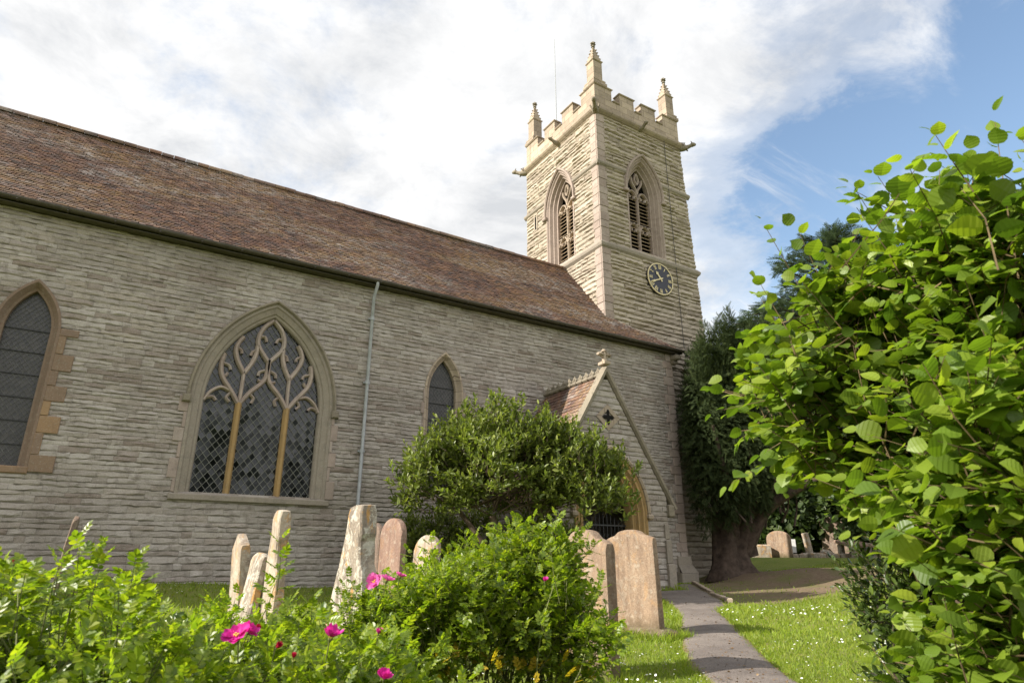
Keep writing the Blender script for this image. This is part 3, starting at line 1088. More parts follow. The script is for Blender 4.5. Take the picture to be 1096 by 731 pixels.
def build_windows():
    # ---- big three light window
    pl, A = NAVE, A_BIG
    mb = MB()
    moulding(mb, pl, A, [(.31, -.03), (.31, .035), (.245, .037), (.215, .0), (.17, -.02), (.10, -.05), (.08, -.085), (.03, -.10), (.0, -.15), (.0, -.30)], 0, A.z0 - .02)
    extr_box(mb, pl, A.cx - A.w - .42, A.cx + A.w + .42, A.z0 - .16, A.z0 - .02, -.32, .09, 0, .02)
    extr_box(mb, pl, A.cx - A.w - .02, A.cx + A.w + .02, A.z0 - .02, A.z0 + .04, -.33, -.12, 0, .04)
    win = mb.build('traceried_window', M['grey_ashlar'], CH)
    for sg in (-1, 1):
        jb = MB()
        jamb_blocks(jb, pl, A, .315, (A.z0, A.zs), 4 + sg, (.07, .20), .042, 0, sg)
        jb.build('jamb', M['pink_ashlar'], win)
    hd = MB()
    moulding(hd, pl, A, [(.31, -.02), (.31, .07), (.34, .11), (.385, .10), (.40, .05), (.40, -.02)], 0, None, True)
    for sg in (-1, 1):
        extr_box(hd, pl, A.cx + sg * (A.w + .375) - .09, A.cx + sg * (A.w + .375) + .09, A.zs - .16, A.zs + .02, -.02, .13, 0, .03)
    hd.build('hood_mould', M['dark_ashlar'], win)
    tr = MB()
    c0 = A.cx

    def both(pts, s):
        for sg in (-1, 1):
            q = np.array(pts, float)
            q[:, 0] = c0 + sg * (q[:, 0] - c0)
            bar2d(tr, pl, catmull(q, 7), s, 0)
    S = [(-.055, -.27), (-.055, -.17), (-.022, -.11), (.022, -.11), (.055, -.17), (.055, -.27)]
    S2 = [(-.042, -.27), (-.042, -.18), (-.016, -.125), (.016, -.125), (.042, -.18), (.042, -.27)]
    SC_ = [(-.034, -.26), (-.034, -.18), (.0, -.14), (.034, -.18), (.034, -.26)]
    both([(2.31, 3.58), (2.12, 3.86), (1.86, 4.22), (1.80, 4.52), (1.84, 4.78)], S)
    both([(2.31, 3.58), (2.52, 3.90), (2.80, 4.22), (2.865, 4.50), (2.865, 4.78)], S)
    both([(2.31, 3.55), (2.325, 3.95), (2.33, 4.40)], S2)
    both([(2.33, 4.36), (2.15, 4.66), (2.075, 4.92), (2.12, 5.12), (2.21, 5.27)], S)
    both([(2.33, 4.36), (2.47, 4.62), (2.55, 4.88), (2.565, 5.10)], S)
    both([(2.868, 4.72), (2.72, 4.90), (2.575, 5.12), (2.565, 5.36), (2.67, 5.62), (2.87, 5.83)], S)
    # light heads
    both([(1.53, 3.60), (1.66, 3.82), (1.86, 3.95), (2.06, 3.90)], S2)
    # cusps
    for a in ([(1.58, 3.66), (1.72, 3.70), (1.80, 3.62)], [(2.10, 3.86), (2.02, 3.72), (2.10, 3.62)], [(2.50, 3.88), (2.62, 3.78), (2.58, 3.64)],
              [(1.84, 4.55), (1.98, 4.50), (2.02, 4.40)], [(2.80, 4.50), (2.68, 4.44), (2.66, 4.34)], [(2.10, 4.98), (2.20, 4.93), (2.22, 4.84)],
              [(2.56, 4.98), (2.46, 4.93), (2.43, 4.82)], [(2.57, 5.34), (2.70, 5.36), (2.76, 5.24)], [(1.81, 4.30), (1.92, 4.24), (1.97, 4.32)], [(2.86, 4.30), (2.75, 4.22), (2.66, 4.24)]):
        both(a, SC_)
    tr.build('tracery', M['pink_ashlar'], win)
    mu = MB()
    for x in (2.31, 3.43):
        bar2d(mu, pl, [(x, A.z0), (x, 2.6), (x, 3.62)], [(-.072, -.28), (-.072, -.17), (-.03, -.10), (.03, -.10), (.072, -.17), (.072, -.28)], 0)
    mu.build('mullion', M['sandstone'], win)
    glazing(pl, A, -.25, .165, win, M['glass'], M['wire'], .0065, seed=5)
    # ---- lancets
    for A, seed, mt, wd in ((A_LL, 7, 'warm_ashlar', (.14, .40)), (A_RL, 8, 'pink_ashlar', (.04, .10))):
        mb = MB()
        moulding(mb, pl, A, [(.18, -.03), (.18, .045), (.13, .047), (.045, -.07), (.0, -.10), (.0, -.32)], 0, A.z0 - .02)
        extr_box(mb, pl, A.cx - A.w - .2, A.cx + A.w + .2, A.z0 - .14, A.z0, -.32, .07, 0, .02)
        w = mb.build('lancet_window', M['warm_ashlar' if seed == 7 else 'ashlar'], CH)
        for sg in (-1, 1):
            jb = MB()
            jamb_blocks(jb, pl, A, .178, (A.z0 - .1, A.zs + .1), seed + sg, wd, .044, 0, sg)
            jb.build('jamb', M[mt], w)
        glazing(pl, A, -.22, .10, w, M['dull_glass'], M['lead'], .0035, seed=seed)
        z = A.z0 + .45
        while z < A.zs + .5:
            h = float(A.hw(z, .02))
            bars = MB()
            bar2d(bars, pl, [(A.cx - h, z), (A.cx + h, z)], [(-.009, -.205), (.009, -.205), (.009, -.185), (-.009, -.185)])
            bars.build('saddle_bar', M['iron'], w)
            z += .48


build_windows()


# ---- tower
TX0, TX1, TY0, TY1 = 14.27, 19.03, 16.65, 21.80
TOPZ = 17.50


def west(z):
    return TX1 + .45 * min(1.2, max(0.0, (TOPZ - z) / 9.8))


def ring(mb, prof, x0, x1, y0, y1, m=0):
    P = []
    for out, z in prof:
        P.append([(x0 - out, y0 - out, z), (x1 + out, y0 - out, z), (x1 + out, y1 + out, z), (x0 - out, y1 + out, z)])
    mb.grid(np.array(P), m, close_v=True)


def build_tower():
    s, b = MB(), MB()
    an = [(A_N, .345)]; ae = [(A_E, .345)]
    masonry(s, b, TN, 7.0, TOPZ, (.12, .23), lambda z: (TX0 + .36, west(z) - .02), an, (.35, 1.2), .066, .016, (0, .25, .72, 1.0), 21, wav=.003)
    masonry(s, b, TN, -.9, 7.0, (.15, .25), lambda z: (TX0 + .36, west(z) - .02), [], (.4, 1.2), .05, .018, (0, .25, .72, 1.0), 22, wav=.004)
    masonry(s, b, TE, 7.0, TOPZ, (.12, .23), lambda z: (TY0 + .36, TY1 - .02), ae, (.35, 1.2), .055, .016, (0, .25, .72, 1.0), 23, wav=.003)
    mb = MB()
    for src, mi in ((s, 0), (b, 1)):
        off = mb.n
        mb.V += src.V; mb.F += [f + off for f in src.F]; mb.M += [np.full(len(f), mi) for f in src.F]; mb.n += src.n
    # strips behind the quoins, far faces
    for z0, z1 in ((-.9, 7.0), (7.0, TOPZ)):
        mb.add([(TX0, TY0, z0), (TX0 + .37, TY0, z0), (TX0 + .37, TY0, z1), (TX0, TY0, z1)], [np.array([[0, 1, 2, 3]])], 1)
    mb.add([(TX0, TY0, 7), (TX0, TY0 + .37, 7), (TX0, TY0 + .37, TOPZ), (TX0, TY0, TOPZ)], [np.array([[0, 1, 2, 3]])], 1)
    mb.add([(west(-.9), TY0, -.9), (west(-.9), TY1, -.9), (TX1, TY1, TOPZ), (TX1, TY0, TOPZ)], [np.array([[0, 1, 2, 3]])], 1)
    mb.add([(TX0, TY1, -.9), (west(-.9), TY1, -.9), (TX1, TY1, TOPZ), (TX0, TY1, TOPZ)], [np.array([[0, 1, 2, 3]])], 1)
    mb.add([(TX0, TY0, TOPZ + .05), (TX1, TY0, TOPZ + .05), (TX1, TY1, TOPZ + .05), (TX0, TY1, TOPZ + .05)], [np.array([[0, 1, 2, 3]])], 1)
    mb.add([(TX0, 16.65, -.9), (TX0, TY1, -.9), (TX0, TY1, 7), (TX0, 16.65, 7)], [np.array([[0, 1, 2, 3]])], 1)
    tw = mb.build('tower_wall', [M['tower_stone'], M['mortar']], CH)
    q = MB()
    r = np.random.default_rng(9)
    z = 7.0; k = 0
    while z < TOPZ - .05:
        h = min(r.uniform(.26, .40), TOPZ - z)
        d = r.uniform(.03, .05)
        wn = .36 if k % 2 else .40
        extr_box(q, TN, TX0 - d, TX0 + wn, z + .004, z + h - .004, -.03, d, 0, .01)
        extr_box(q, TE, TY0 + .002, TY0 + (.42 if k % 2 else .36), z + .004, z + h - .004, -.03, d, 0, .01)
        z += h; k += 1
    q.build('quoin', M['pink_ashlar'], CH)
    # string courses
    st = MB()
    sc0 = MB()
    ring(sc0, [(0, 11.22), (.11, 11.34), (.13, 11.42), (.13, 11.46), (.03, 11.58), (0, 11.60)], TX0, west(11.4), TY0, TY1)
    sc0.build('string_course', M['grey_ashlar'], CH)
    pr = [(-.0, 14.88), (.10, 14.97), (.12, 15.03), (.12, 15.06), (.03, 15.16), (-.02, 15.17)]
    for pl, A, lo, hi in ((TN, A_N, TX0 - .1, west(15) + .12), (TE, A_E, TY0 - .1, TY1 + .1)):
        g = .50
        e0 = A.cx - A.w - g + .14; e1 = A.cx + A.w + g - .14
        for a, c in ((lo, e0), (e1, hi)):
            st = MB()
            P = np.array([pl(np.array([a, c]), np.array([z, z]), np.array([n, n])) for n, z in pr])
            st.grid(P)
            for u in (a, c):
                st.add(pl(np.full(len(pr), u), np.array([z for n, z in pr]), np.array([n for n, z in pr])), [np.arange(len(pr))[None]])
            st.build('string_course', M['grey_ashlar'], CH)
    co = MB()
    ring(co, [(0, 17.30), (.05, 17.36), (.16, 17.46), (.20, 17.52), (.20, 17.62), (.10, 17.70), (.05, 17.72), (-.2, 17.73)], TX0, TX1, TY0, TY1)
    co.build('cornice', M['ashlar'], CH)
    # battlemented parapet
    pa = MB()
    CPS = []
    t = .32
    z0, zc, zm = 17.70, 18.32, 18.86

    def run(axis, fixed, lo, hi, sgn):
        Ln = hi - lo
        cw = .92; mw = .80
        gap = (Ln - 2 * cw - 2 * mw) / 3
        pieces = []
        x = lo
        for kind, wv in (('m', cw), ('c', gap), ('m', mw), ('c', gap), ('m', mw), ('c', gap), ('m', cw)):
            pieces.append((kind, x, x + wv)); x += wv
        for kind, a, c in pieces:
            top = zm if kind == 'm' else zc
            mid = (a + c) / 2
            f = fixed + sgn * t / 2
            if axis == 'x':
                pa.box((mid, f, (z0 + top) / 2), (c - a - .002, t, top - z0))
            else:
                pa.box((f, mid, (z0 + top) / 2), (t - .006, c - a - .002, top - z0))
            ex = .05 if kind == 'm' else -.03
            sx = (c - a + 2 * ex)
            cp = MB()
            CPS.append(cp)
            if axis == 'x':
                cp.box((mid, f, top + .045), (sx, t + .11, .09), None, 0, .03)
            else:
                cp.box((f, mid, top + .046), (t + .106, sx, .09), None, 0, .03)
    run('x', TY0 + .004, TX0, TX1, 1)
    run('x', TY1 - .004, TX0, TX1, -1)
    run('y', TX0 + .006, TY0 + t, TY1 - t, 1) if False else run('y', TX0 + .006, TY0 + .01, TY1 - .01, 1)
    run('y', TX1 - .006, TY0 + .01, TY1 - .01, -1)
    par = pa.build('parapet', M['ashlar'], CH)
    for cp in CPS:
        cp.build('coping', M['ashlar'], par)
    # pinnacles
    for cx, cy in ((TX0 + .30, TY0 + .30), (TX1 - .30, TY0 + .30), (TX0 + .30, TY1 - .30), (TX1 - .30, TY1 - .30)):
        p = MB()
        h = .30
        p.box((cx, cy, 18.98), (.72, .72, .22), None, 0, .04)
        p.box((cx, cy, 19.16), (.64, .64, .16), None, 0, .05)
        p.box((cx, cy, 19.72), (.46, .46, 1.0), None, 0, .02)
        p.box((cx, cy, 20.24), (.55, .55, .08), None, 0, .03)
        for k in range(4):       # little gablets on the four faces
            a = k * math.pi / 2
            c, s_ = math.cos(a), math.sin(a)
            tri = np.array([(-.22, .235, 20.26), (.22, .235, 20.26), (0, .235, 20.58), (-.22, .12, 20.26), (.22, .12, 20.26), (0, .12, 20.58)])
            rot = np.array([[c, -s_, 0], [s_, c, 0], [0, 0, 1]])
            p.add(tri @ rot.T + np.array([cx, cy, 0]), [np.array([[0, 1, 2]]), np.array([[0, 3, 5, 2], [1, 2, 5, 4]])])
        pin = p.build('pinnacle', M['ashlar'], CH)
        sp = MB()
        Rg = []
        for z, w in ((20.26, .20), (20.55, .145), (20.80, .095), (21.06, .045)):
            Rg.append([(cx - w, cy - w, z), (cx + w, cy - w, z), (cx + w, cy + w, z), (cx - w, cy + w, z)])
        sp.grid(np.array(Rg), close_v=True)
        for z, w in ((20.42, .185), (20.60, .148), (20.78, .112), (20.94, .08)):   # crockets up the edges
            for sx in (-1, 1):
                for sy in (-1, 1):
                    sp.box((cx + sx * w, cy + sy * w, z), (.07, .07, .07), None, 0, .025)
        sp.build('spirelet', M['ashlar'], pin)
        f = MB()
        f.tube([(cx, cy, 21.0), (cx, cy, 21.10), (cx, cy, 21.13), (cx, cy, 21.18), (cx, cy, 21.42)], [.04, .05, .09, .05, .035], 8)
        f.box((cx, cy, 21.30), (.24, .09, .085), None, 0, .02)
        f.box((cx, cy, 21.302), (.085, .24, .08), None, 0, .02)
        f.build('finial', M['dark_ashlar'], pin)
    # gargoyles
    gar = []
    for cx, cy, d in ((TX0, TY0, (-1, -1)), (TX1, TY0, (1, -1)), (TX0, TY1, (-1, 1)), (TX0, 19.2, (-1, 0)), (16.62, TY0, (0, -1)), (TX1, 19.2, (1, 0))):
        d = unit(np.array([*d, 0.0]))
        sd = np.array([-d[1], d[0], 0])
        base = np.array([cx, cy, 17.46]); gk = .78 if abs(d[0]) * abs(d[1]) > .1 else .62
        g = MB()
        body = catmull([base - d * .1, base + d * .25 + (0, 0, -.02), base + d * .52 + (0, 0, .05), base + d * .70 + (0, 0, .12)], 4)
        g.tube(body, np.interp(np.arange(len(body)), [0, 4, 8, 12], [.20, .17, .11, .10]), 8)
        head = body[-1]
        g.tube([head - d * .06, head + d * .02 + (0, 0, .02), head + d * .12 + (0, 0, .02), head + d * .22 - (0, 0, .01)], [.10, .135, .11, .05], 8)
        for sg in (-1, 1):
            g.tube([head + sd * sg * .09 + (0, 0, .09), head + sd * sg * .12 - d * .05 + (0, 0, .21)], [.04, .012], 5)
            g.tube([base + d * .12 + sd * sg * .14, base + d * .30 + sd * sg * .24 + (0, 0, .16), base + d * .10 + sd * sg * .22 + (0, 0, .22)], [.05, .05, .02], 5)
            g.tube([base + d * .35 + sd * sg * .08 - (0, 0, .06), base + d * .46 + sd * sg * .10 - (0, 0, .17)], [.05, .03], 5)
        g.V = [base + (v - base) * gk for v in g.V]
        g.build('gargoyle', M['dark_ashlar'], CH, smooth=True)
    # thin aerial mast and lightning conductor
    ml = MB()
    ml.tube([(15.2, 20.6, 17.6), (15.2, 20.6, 21.0), (15.2, 20.6, 24.9)], [.03, .022, .012], 6)
    ml.build('mast', M['pipe'], CH)
    lc = MB()
    zz = np.linspace(7.2, 17.4, 12)
    lc.tube(np.stack([17.98 + .10 * (17.4 - zz) / 10, np.full(12, 16.55), zz], -1), .012, 5)
    lc.build('lightning_conductor', M['iron'], CH)
    # slit window on the east face
    sl = MB()
    for u0, u1, z0, z1, n1 in ((20.88, 20.96, 14.05, 14.75, .07), (21.08, 21.16, 14.05, 14.75, .07), (20.88, 21.16, 14.75, 14.85, .07), (20.88, 21.16, 13.95, 14.05, .07)):
        extr_box(sl, TE, u0, u1, z0, z1, 0, n1)
    extr_box(sl, TE, 20.96, 21.08, 14.05, 14.75, 0, .055, 1)
    sl.build('slit_window', [M['tower_stone'], M['dark']], CH)
    # belfry windows
    for pl, A, wm in ((TN, A_N, 'dark_ashlar'), (TE, A_E, 'ashlar')):
        mb = MB()
        moulding(mb, pl, A, [(.36, -.03), (.36, .045), (.30, .047), (.25, -.02), (.21, -.03), (.15, -.16), (.11, -.17), (.05, -.30), (0, -.31), (0, -.52)], 0, 11.5)
        extr_box(mb, pl, A.cx - A.w - .4, A.cx + A.w + .4, 11.5, 11.62, -.5, .06, 0, .03)
        w = mb.build('belfry_window', M['pink_ashlar'], CH)
        hd = MB()
        A2 = Arch(A.cx, A.w, A.z0, A.zs + .0, A.h)
        moulding(hd, pl, A2, [(.36, -.02), (.36, .10), (.40, .14), (.45, .13), (.47, .06), (.47, -.02)], 0, 14.20)
        for sg in (-1, 1):
            extr_box(hd, pl, A.cx + sg * (A.w + .42) - .12, A.cx + sg * (A.w + .42) + .12, 14.10, 14.24, -.02, .17, 0, .03)
        hd.build('hood_mould', M['pink_ashlar'], w)
        tr = MB()
        S = [(-.05, -.48), (-.05, -.40), (-.02, -.34), (.02, -.34), (.05, -.40), (.05, -.48)]
        bar2d(tr, pl, [(A.cx, 11.6), (A.cx, 13), (A.cx, 14.5)], S)
        bar2d(tr, pl, [(A.cx - A.w, 13.05), (A.cx, 13.05), (A.cx + A.w, 13.05)], S)
        for sg in (-1, 1):
            f = lambda p: [(A.cx + sg * x, z) for x, z in p]
            bar2d(tr, pl, catmull(f([(0, 14.35), (.05, 14.7), (.24, 15.0), (.30, 15.25)]), 6), S)
            bar2d(tr, pl, catmull(f([(0, 14.95), (.10, 15.15), (.07, 15.35), (0, 15.5)]), 6), S)
            for zb in (14.25, 12.72):
                bar2d(tr, pl, catmull(f([(.60, zb), (.50, zb + .22), (.30, zb + .36), (.12, zb + .24), (.02, zb)]), 6), S)
                bar2d(tr, pl, catmull(f([(.55, zb + .10), (.44, zb + .10), (.42, zb - .02)]), 4), S)
                bar2d(tr, pl, catmull(f([(.06, zb + .10), (.17, zb + .10), (.19, zb - .02)]), 4), S)
        tr.build('tracery', M['ashlar'] if wm == 'ashlar' else M['pink_ashlar'], w)
        lv = MB()
        for sg in (-1, 1):
            z = 11.72
            while z < 14.5:
                if not 12.88 < z < 13.1:
                    u0, u1 = sorted((A.cx + sg * .05, A.cx + sg * A.w))
                    P = np.array([pl(np.array([u0, u1]), np.array([zz, zz]), np.array([nn, nn])) for zz, nn in ((z, -.41), (z + .02, -.405), (z + .15, -.56), (z + .13, -.565))])
                    lv.grid(P, close_u=True)
                z += .165
        lv.build('louvres', M['wood'], w)
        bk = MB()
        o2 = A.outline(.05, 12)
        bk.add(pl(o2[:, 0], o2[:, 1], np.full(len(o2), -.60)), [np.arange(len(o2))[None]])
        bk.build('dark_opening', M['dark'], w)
    # clock
    ck = MB()
    cx, cz, rad = 17.05, 10.57, .66
    a = np.linspace(0, 2 * math.pi, 48, endpoint=False)
    rim = lambda r_, n: TN(cx + r_ * np.sin(a), cz + r_ * np.cos(a), np.full(48, n))
    ck.grid(np.array([rim(rad, 0), rim(rad, .13), rim(rad - .02, .14), rim(.01, .14)]), close_v=True)
    dial = ck.build('clock', M['clock_blue'], CH)
    rg = MB()
    for ra, rb in ((rad + .01, rad - .028),):
        rg.grid(np.array([rim(ra, .12), rim(ra, .158), rim(rb, .158), rim(rb, .139)]), close_v=True)
    rg.build('dial_ring', M['gold'], dial)
    NM = [None]

    def stroke(x0, z0, x1, z1, w, ang, r0):
        """stroke in numeral space (x across, z outwards) turned to its hour"""
        c, s_ = math.cos(ang), math.sin(ang)
        d = unit(np.array([x1 - x0, z1 - z0])); n_ = np.array([-d[1], d[0]]) * w / 2
        q = np.array([(x0, z0) + n_, (x1, z1) + n_, (x1, z1) - n_, (x0, z0) - n_])
        q[:, 1] += r0
        u = cx + q[:, 0] * c + q[:, 1] * s_
        v = cz - q[:, 0] * s_ + q[:, 1] * c
        NM[0].grid(np.array([TN(u, v, np.full(4, .139)), TN(u, v, np.full(4, .153))]), close_v=True)
        NM[0].add(TN(u, v, np.full(4, .153)), [np.array([[0, 1, 2, 3]])])
    for hr, txt in enumerate(['XII', 'I', 'II', 'III', 'IV', 'V', 'VI', 'VII', 'VIII', 'IX', 'X', 'XI']):
        ang = hr * math.pi / 6
        NM[0] = MB()
        wds = {'I': .042, 'V': .074, 'X': .076}
        tot = sum(wds[c] for c in txt)
        x = -tot / 2
        for ch in txt:
            wv = wds[ch]; m_ = x + wv / 2
            if ch == 'I':
                stroke(m_, 0, m_, .175, .024, ang, .42)
            elif ch == 'V':
                stroke(m_, 0, m_ - .028, .175, .024, ang, .42); stroke(m_, 0, m_ + .028, .175, .014, ang, .42)
            else:
                stroke(m_ - .028, .175, m_ + .028, 0, .024, ang, .42); stroke(m_ - .024, 0, m_ + .028, .175, .014, ang, .42)
            x += wv
        NM[0].build('numeral', M['gold'], dial)
    for nme, ang, ln, wv, nn in (('hour_hand', R(322), .36, .10, .165), ('minute_hand', R(246), .54, .065, .185)):
        hm = MB()
        d = np.array([math.sin(ang), math.cos(ang)]); n_ = np.array([d[1], -d[0]])
        q = np.array([(cx, cz) - d * .12 + n_ * wv * .3, (cx, cz) + n_ * wv * .35, (cx, cz) + d * ln * .62 + n_ * wv * .35, (cx, cz) + d * ln * .72 + n_ * wv * .75, (cx, cz) + d * ln,
                      (cx, cz) + d * ln * .72 - n_ * wv * .75, (cx, cz) + d * ln * .62 - n_ * wv * .35, (cx, cz) - n_ * wv * .35, (cx, cz) - d * .12 - n_ * wv * .3])
        hm.grid(np.array([TN(q[:, 0], q[:, 1], np.full(9, nn - .012)), TN(q[:, 0], q[:, 1], np.full(9, nn))]), close_v=True)
        hm.add(TN(q[:, 0], q[:, 1], np.full(9, nn)), [np.arange(9)[None]])
        hm.tube([TN(cx, cz, .135), TN(cx, cz, nn + .005)], .04, 10)
        hm.build(nme, M['gold'], dial)


build_tower()


# ---- porch
def build_porch():
    cx, hw_, ze, za = 11.1, 1.95, 1.72, 4.90
    sl = (za - ze) / hw_
    s, b = MB(), MB()

    def lim(z):
        if z <= ze:
            return (cx - hw_, cx + hw_)
        w = max(.02, hw_ - (z - ze) / sl)
        return (cx - w, cx + w)
    dia = [(cx, 3.72)]
    masonry(s, b, GAB, -.9, za - .12, (.11, .17), lim, [(A_PORCH, .38)], (.25, .8), .030, seed=31)
    for sg in (-1, 1):     # side walls
        x = cx + sg * hw_
        pl = Plane((x, 0, 0), (0, 1, 0), (sg, 0, 0))
        masonry(s, b, pl, -.9, ze, (.11, .17), lambda z: (13.1, 16.0), [], (.3, .8), .03, seed=33 + sg)
    mb = MB()
    for src, mi in ((s, 0), (b, 1)):
        off = mb.n
        mb.V += src.V; mb.F += [f + off for f in src.F]; mb.M += [np.full(len(f), mi) for f in src.F]; mb.n += src.n
    mb.build('porch_wall', [M['nave_stone'], M['mortar']], CH)
    # roof
    rf = MB()
    wov = hw_ + .16
    for sg in (-1, 1):
        d = unit(np.array([-sg * 1.0, 0, sl]))
        og = np.array([cx + sg * wov, 13.22, ze - .16 * sl])
        Ls = wov / abs(d[0])
        along = np.array([0, 1.0, 0])
        tiles(rf, None, d, along, .13, .17, .016, 41 + sg, lambda c: (c[:, 1] < 16.0) & (sg * (c[:, 0] - cx) > .01), og, 18, int(Ls / .13) + 1)
        q = np.array([og, og + along * 2.78, og + along * 2.78 + d * Ls, og + d * Ls])
        rf.add(q - np.array([0, 0, .03]), [np.array([[0, 1, 2, 3]])], 1)
    proof = rf.build('porch_roof', [M['tile'], M['underlay']], CH)
    zr = ze + hw_ * sl
    cr = MB()
    y = 13.25
    while y < 15.95:
        cr.box((cx, y + .13, zr + .05), (.16, .255, .12), None, 0, .04)
        for k in (-1, 1):
            cr.tube([(cx, y + .13 + k * .06, zr + .09), (cx, y + .13 + k * .075, zr + .16), (cx, y + .13 + k * .03, zr + .23)], [.035, .042, .015], 6)
        cr.tube([(cx, y + .13, zr + .1), (cx, y + .13, zr + .2), (cx, y + .13, zr + .29)], [.04, .045, .012], 6)
        y += .27
    cr.build('ridge_crest', M['dark_ashlar'], proof)
    # gable coping
    cp = MB()
    for sg in (-1, 1):
        a = np.array([cx + sg * (hw_ + .26), 0, ze - .26 * sl + .10]); c = np.array([cx, 0, zr + .10])
        n_ = unit(np.array([sg * sl, 0, 1.0]))
        P = []
        for off, y in ((-.04, 13.30), (.06, 13.30), (.11, 13.16), (.07, 13.00), (.0, 13.00), (-.02, 13.03), (-.04, 13.06)):
            P.append([a + n_ * off + (0, y, 0), c + np.array([0, 0, off / n_[2]]) + (0, y, 0)])
        cp.grid(np.array(P), close_u=True)
        cp.add(np.array([p[0] for p in P]), [np.arange(7)[None]])
        cp.box((cx + sg * (hw_ + .10), 13.12, ze - .36), (.20, .24, .34), None, 0, .04)
    cop = cp.build('gable_coping', M['dark_ashlar'], CH)
    cr = MB()
    zt = zr + .10 + .14 / unit(np.array([sl, 0, 1.0]))[2]
    y = 13.1
    cr.box((cx, y, zt - .02), (.24, .26, .22), None, 0, .05)
    cr.tube([(cx, y, zt), (cx, y, zt + .2), (cx, y, zt + .6)], [.07, .06, .045], 8)
    cr.box((cx, y, zt + .40), (.44, .10, .11), None, 0, .03)
    for sg in (-1, 1):
        cr.tube([(cx + sg * .17, y, zt + .40), (cx + sg * .24, y, zt + .40)], [.085, .06], 7)
        a = [(cx + sg * .15 * math.cos(q), y, zt + .40 + .15 * math.sin(q)) for q in np.linspace(-1.4, 1.4, 9)]
        cr.tube(a, .028, 6)
    cr.tube([(cx, y, zt + .54), (cx, y, zt + .64)], [.08, .05], 7)
    for i_, v_ in enumerate(cr.V):
        cr.V[i_] = np.array([cx, y, zt - .05]) + (v_ - np.array([cx, y, zt - .05])) * np.array([.92, 1.1, .62])
    cr.build('cross_finial', M['ashlar'], cop)
    # diamond opening
    dm = MB()
    for r0, r1, n0, n1, m in ((.36, .20, .05, .05, 0), (.20, .15, .05, -.06, 0)):
        ang = np.array([0, .25, .5, .75]) * 2 * math.pi
        sh = np.array([1, 1.15, 1, 1.15])
        rr = lambda r_, n: GAB(cx + r_ * sh * np.sin(ang), 3.72 + r_ * sh * np.cos(ang), np.full(4, n))
        dm.grid(np.array([rr(r0, n0), rr(r1, n1)]), m, close_v=True)
    ang = np.linspace(0, 2 * math.pi, 32, endpoint=False)
    q = .10 + .05 * np.cos(4 * ang)
    dm.add(GAB(cx + 1.25 * q * np.sin(ang), 3.72 + 1.45 * q * np.cos(ang), np.full(32, .058)), [np.arange(32)[None]], 1)
    dm.build('diamond_opening', [M['ashlar'], M['dark']], CH)
    # moulded arch
    ar = MB()
    moulding(ar, GAB, A_PORCH, [(.40, -.03), (.40, .05), (.36, .055), (.33, .02), (.30, .045), (.25, .045), (.22, -.02), (.18, -.06), (.17, -.02), (.13, -.02), (.11, -.10), (.07, -.15), (.05, -.12), (.02, -.13), (0, -.2), (0, -.42)], 0, -.85, n=20)
    arch = ar.build('porch_arch', M['sandstone'], CH)
    hd = MB()
    moulding(hd, GAB, A_PORCH, [(.40, -.02), (.40, .09), (.45, .12), (.50, .08), (.50, -.02)], 0, None, True, n=20)
    for sg in (-1, 1):
        hd.box((cx + sg * 1.25, 13.04, 1.17), (.17, .16, .17), None, 0, .05)
    hd.build('hood_mould', M['ashlar'], arch)
    # corner buttress slope, plinth
    bt = MB()
    for sg in (1,):
        x = cx + sg * (hw_ - .02)
        bt.box((x - .02, 13.10, -.45), (.26, .22, .9), None, 0, .03)
        bt.box((x - .04, 13.11, .30), (.20, .16, .62), None, 0, .03)
        bt.box((x - .05, 13.115, .82), (.16, .12, .46), None, 0, .05)
    bt.build('buttress', M['grey_ashlar'], CH)
    # inside of the porch: paved floor, iron gate, door
    fl = MB()
    fl.box((cx, 14.55, -.66), (3.7, 2.8, .1))
    fl.build('porch_floor', M['ashlar'], CH)
    gt = MB()
    for x in np.arange(cx - .74, cx + .76, .125):
        h = 1.15 + .12 * math.cos((x - cx) * 4)
        gt.tube([(x, 13.46, -.58), (x, 13.46, h - .1), (x, 13.46, h)], [.012, .012, .003], 5)
    for z in (-.45, .35, .95):
        gt.box((cx, 13.46, z), (1.56, .02, .035))
    for x in np.arange(cx - .68, cx + .7, .125):
        a = [(x + .045 * math.cos(q), 13.46, .65 + .09 * math.sin(q)) for q in np.linspace(0, 6.28, 10)]
        gt.tube(a, .007, 4)
    gt.build('gate', M['iron'], CH)
    dr = MB()
    for k in range(8):
        dr.box((cx - .62 + k * .177, 15.9, .55), (.172, .06, 2.4), None, 0, .01)
    d = dr.build('door', M['door_wood'], CH)
    for z in (-.2, .6, 1.4):
        hg = MB()
        hg.box((cx - .1, 15.86, z), (1.1, .02, .06))
        hg.build('hinge', M['iron'], d)


build_porch()

# ------------------------------------------------------------------ headstones
def top_round(u):          # u in -1..1, returns height factor drop (0 at crown)
    return 1 - np.sqrt(np.maximum(1 - (u * .98) ** 2, 0))


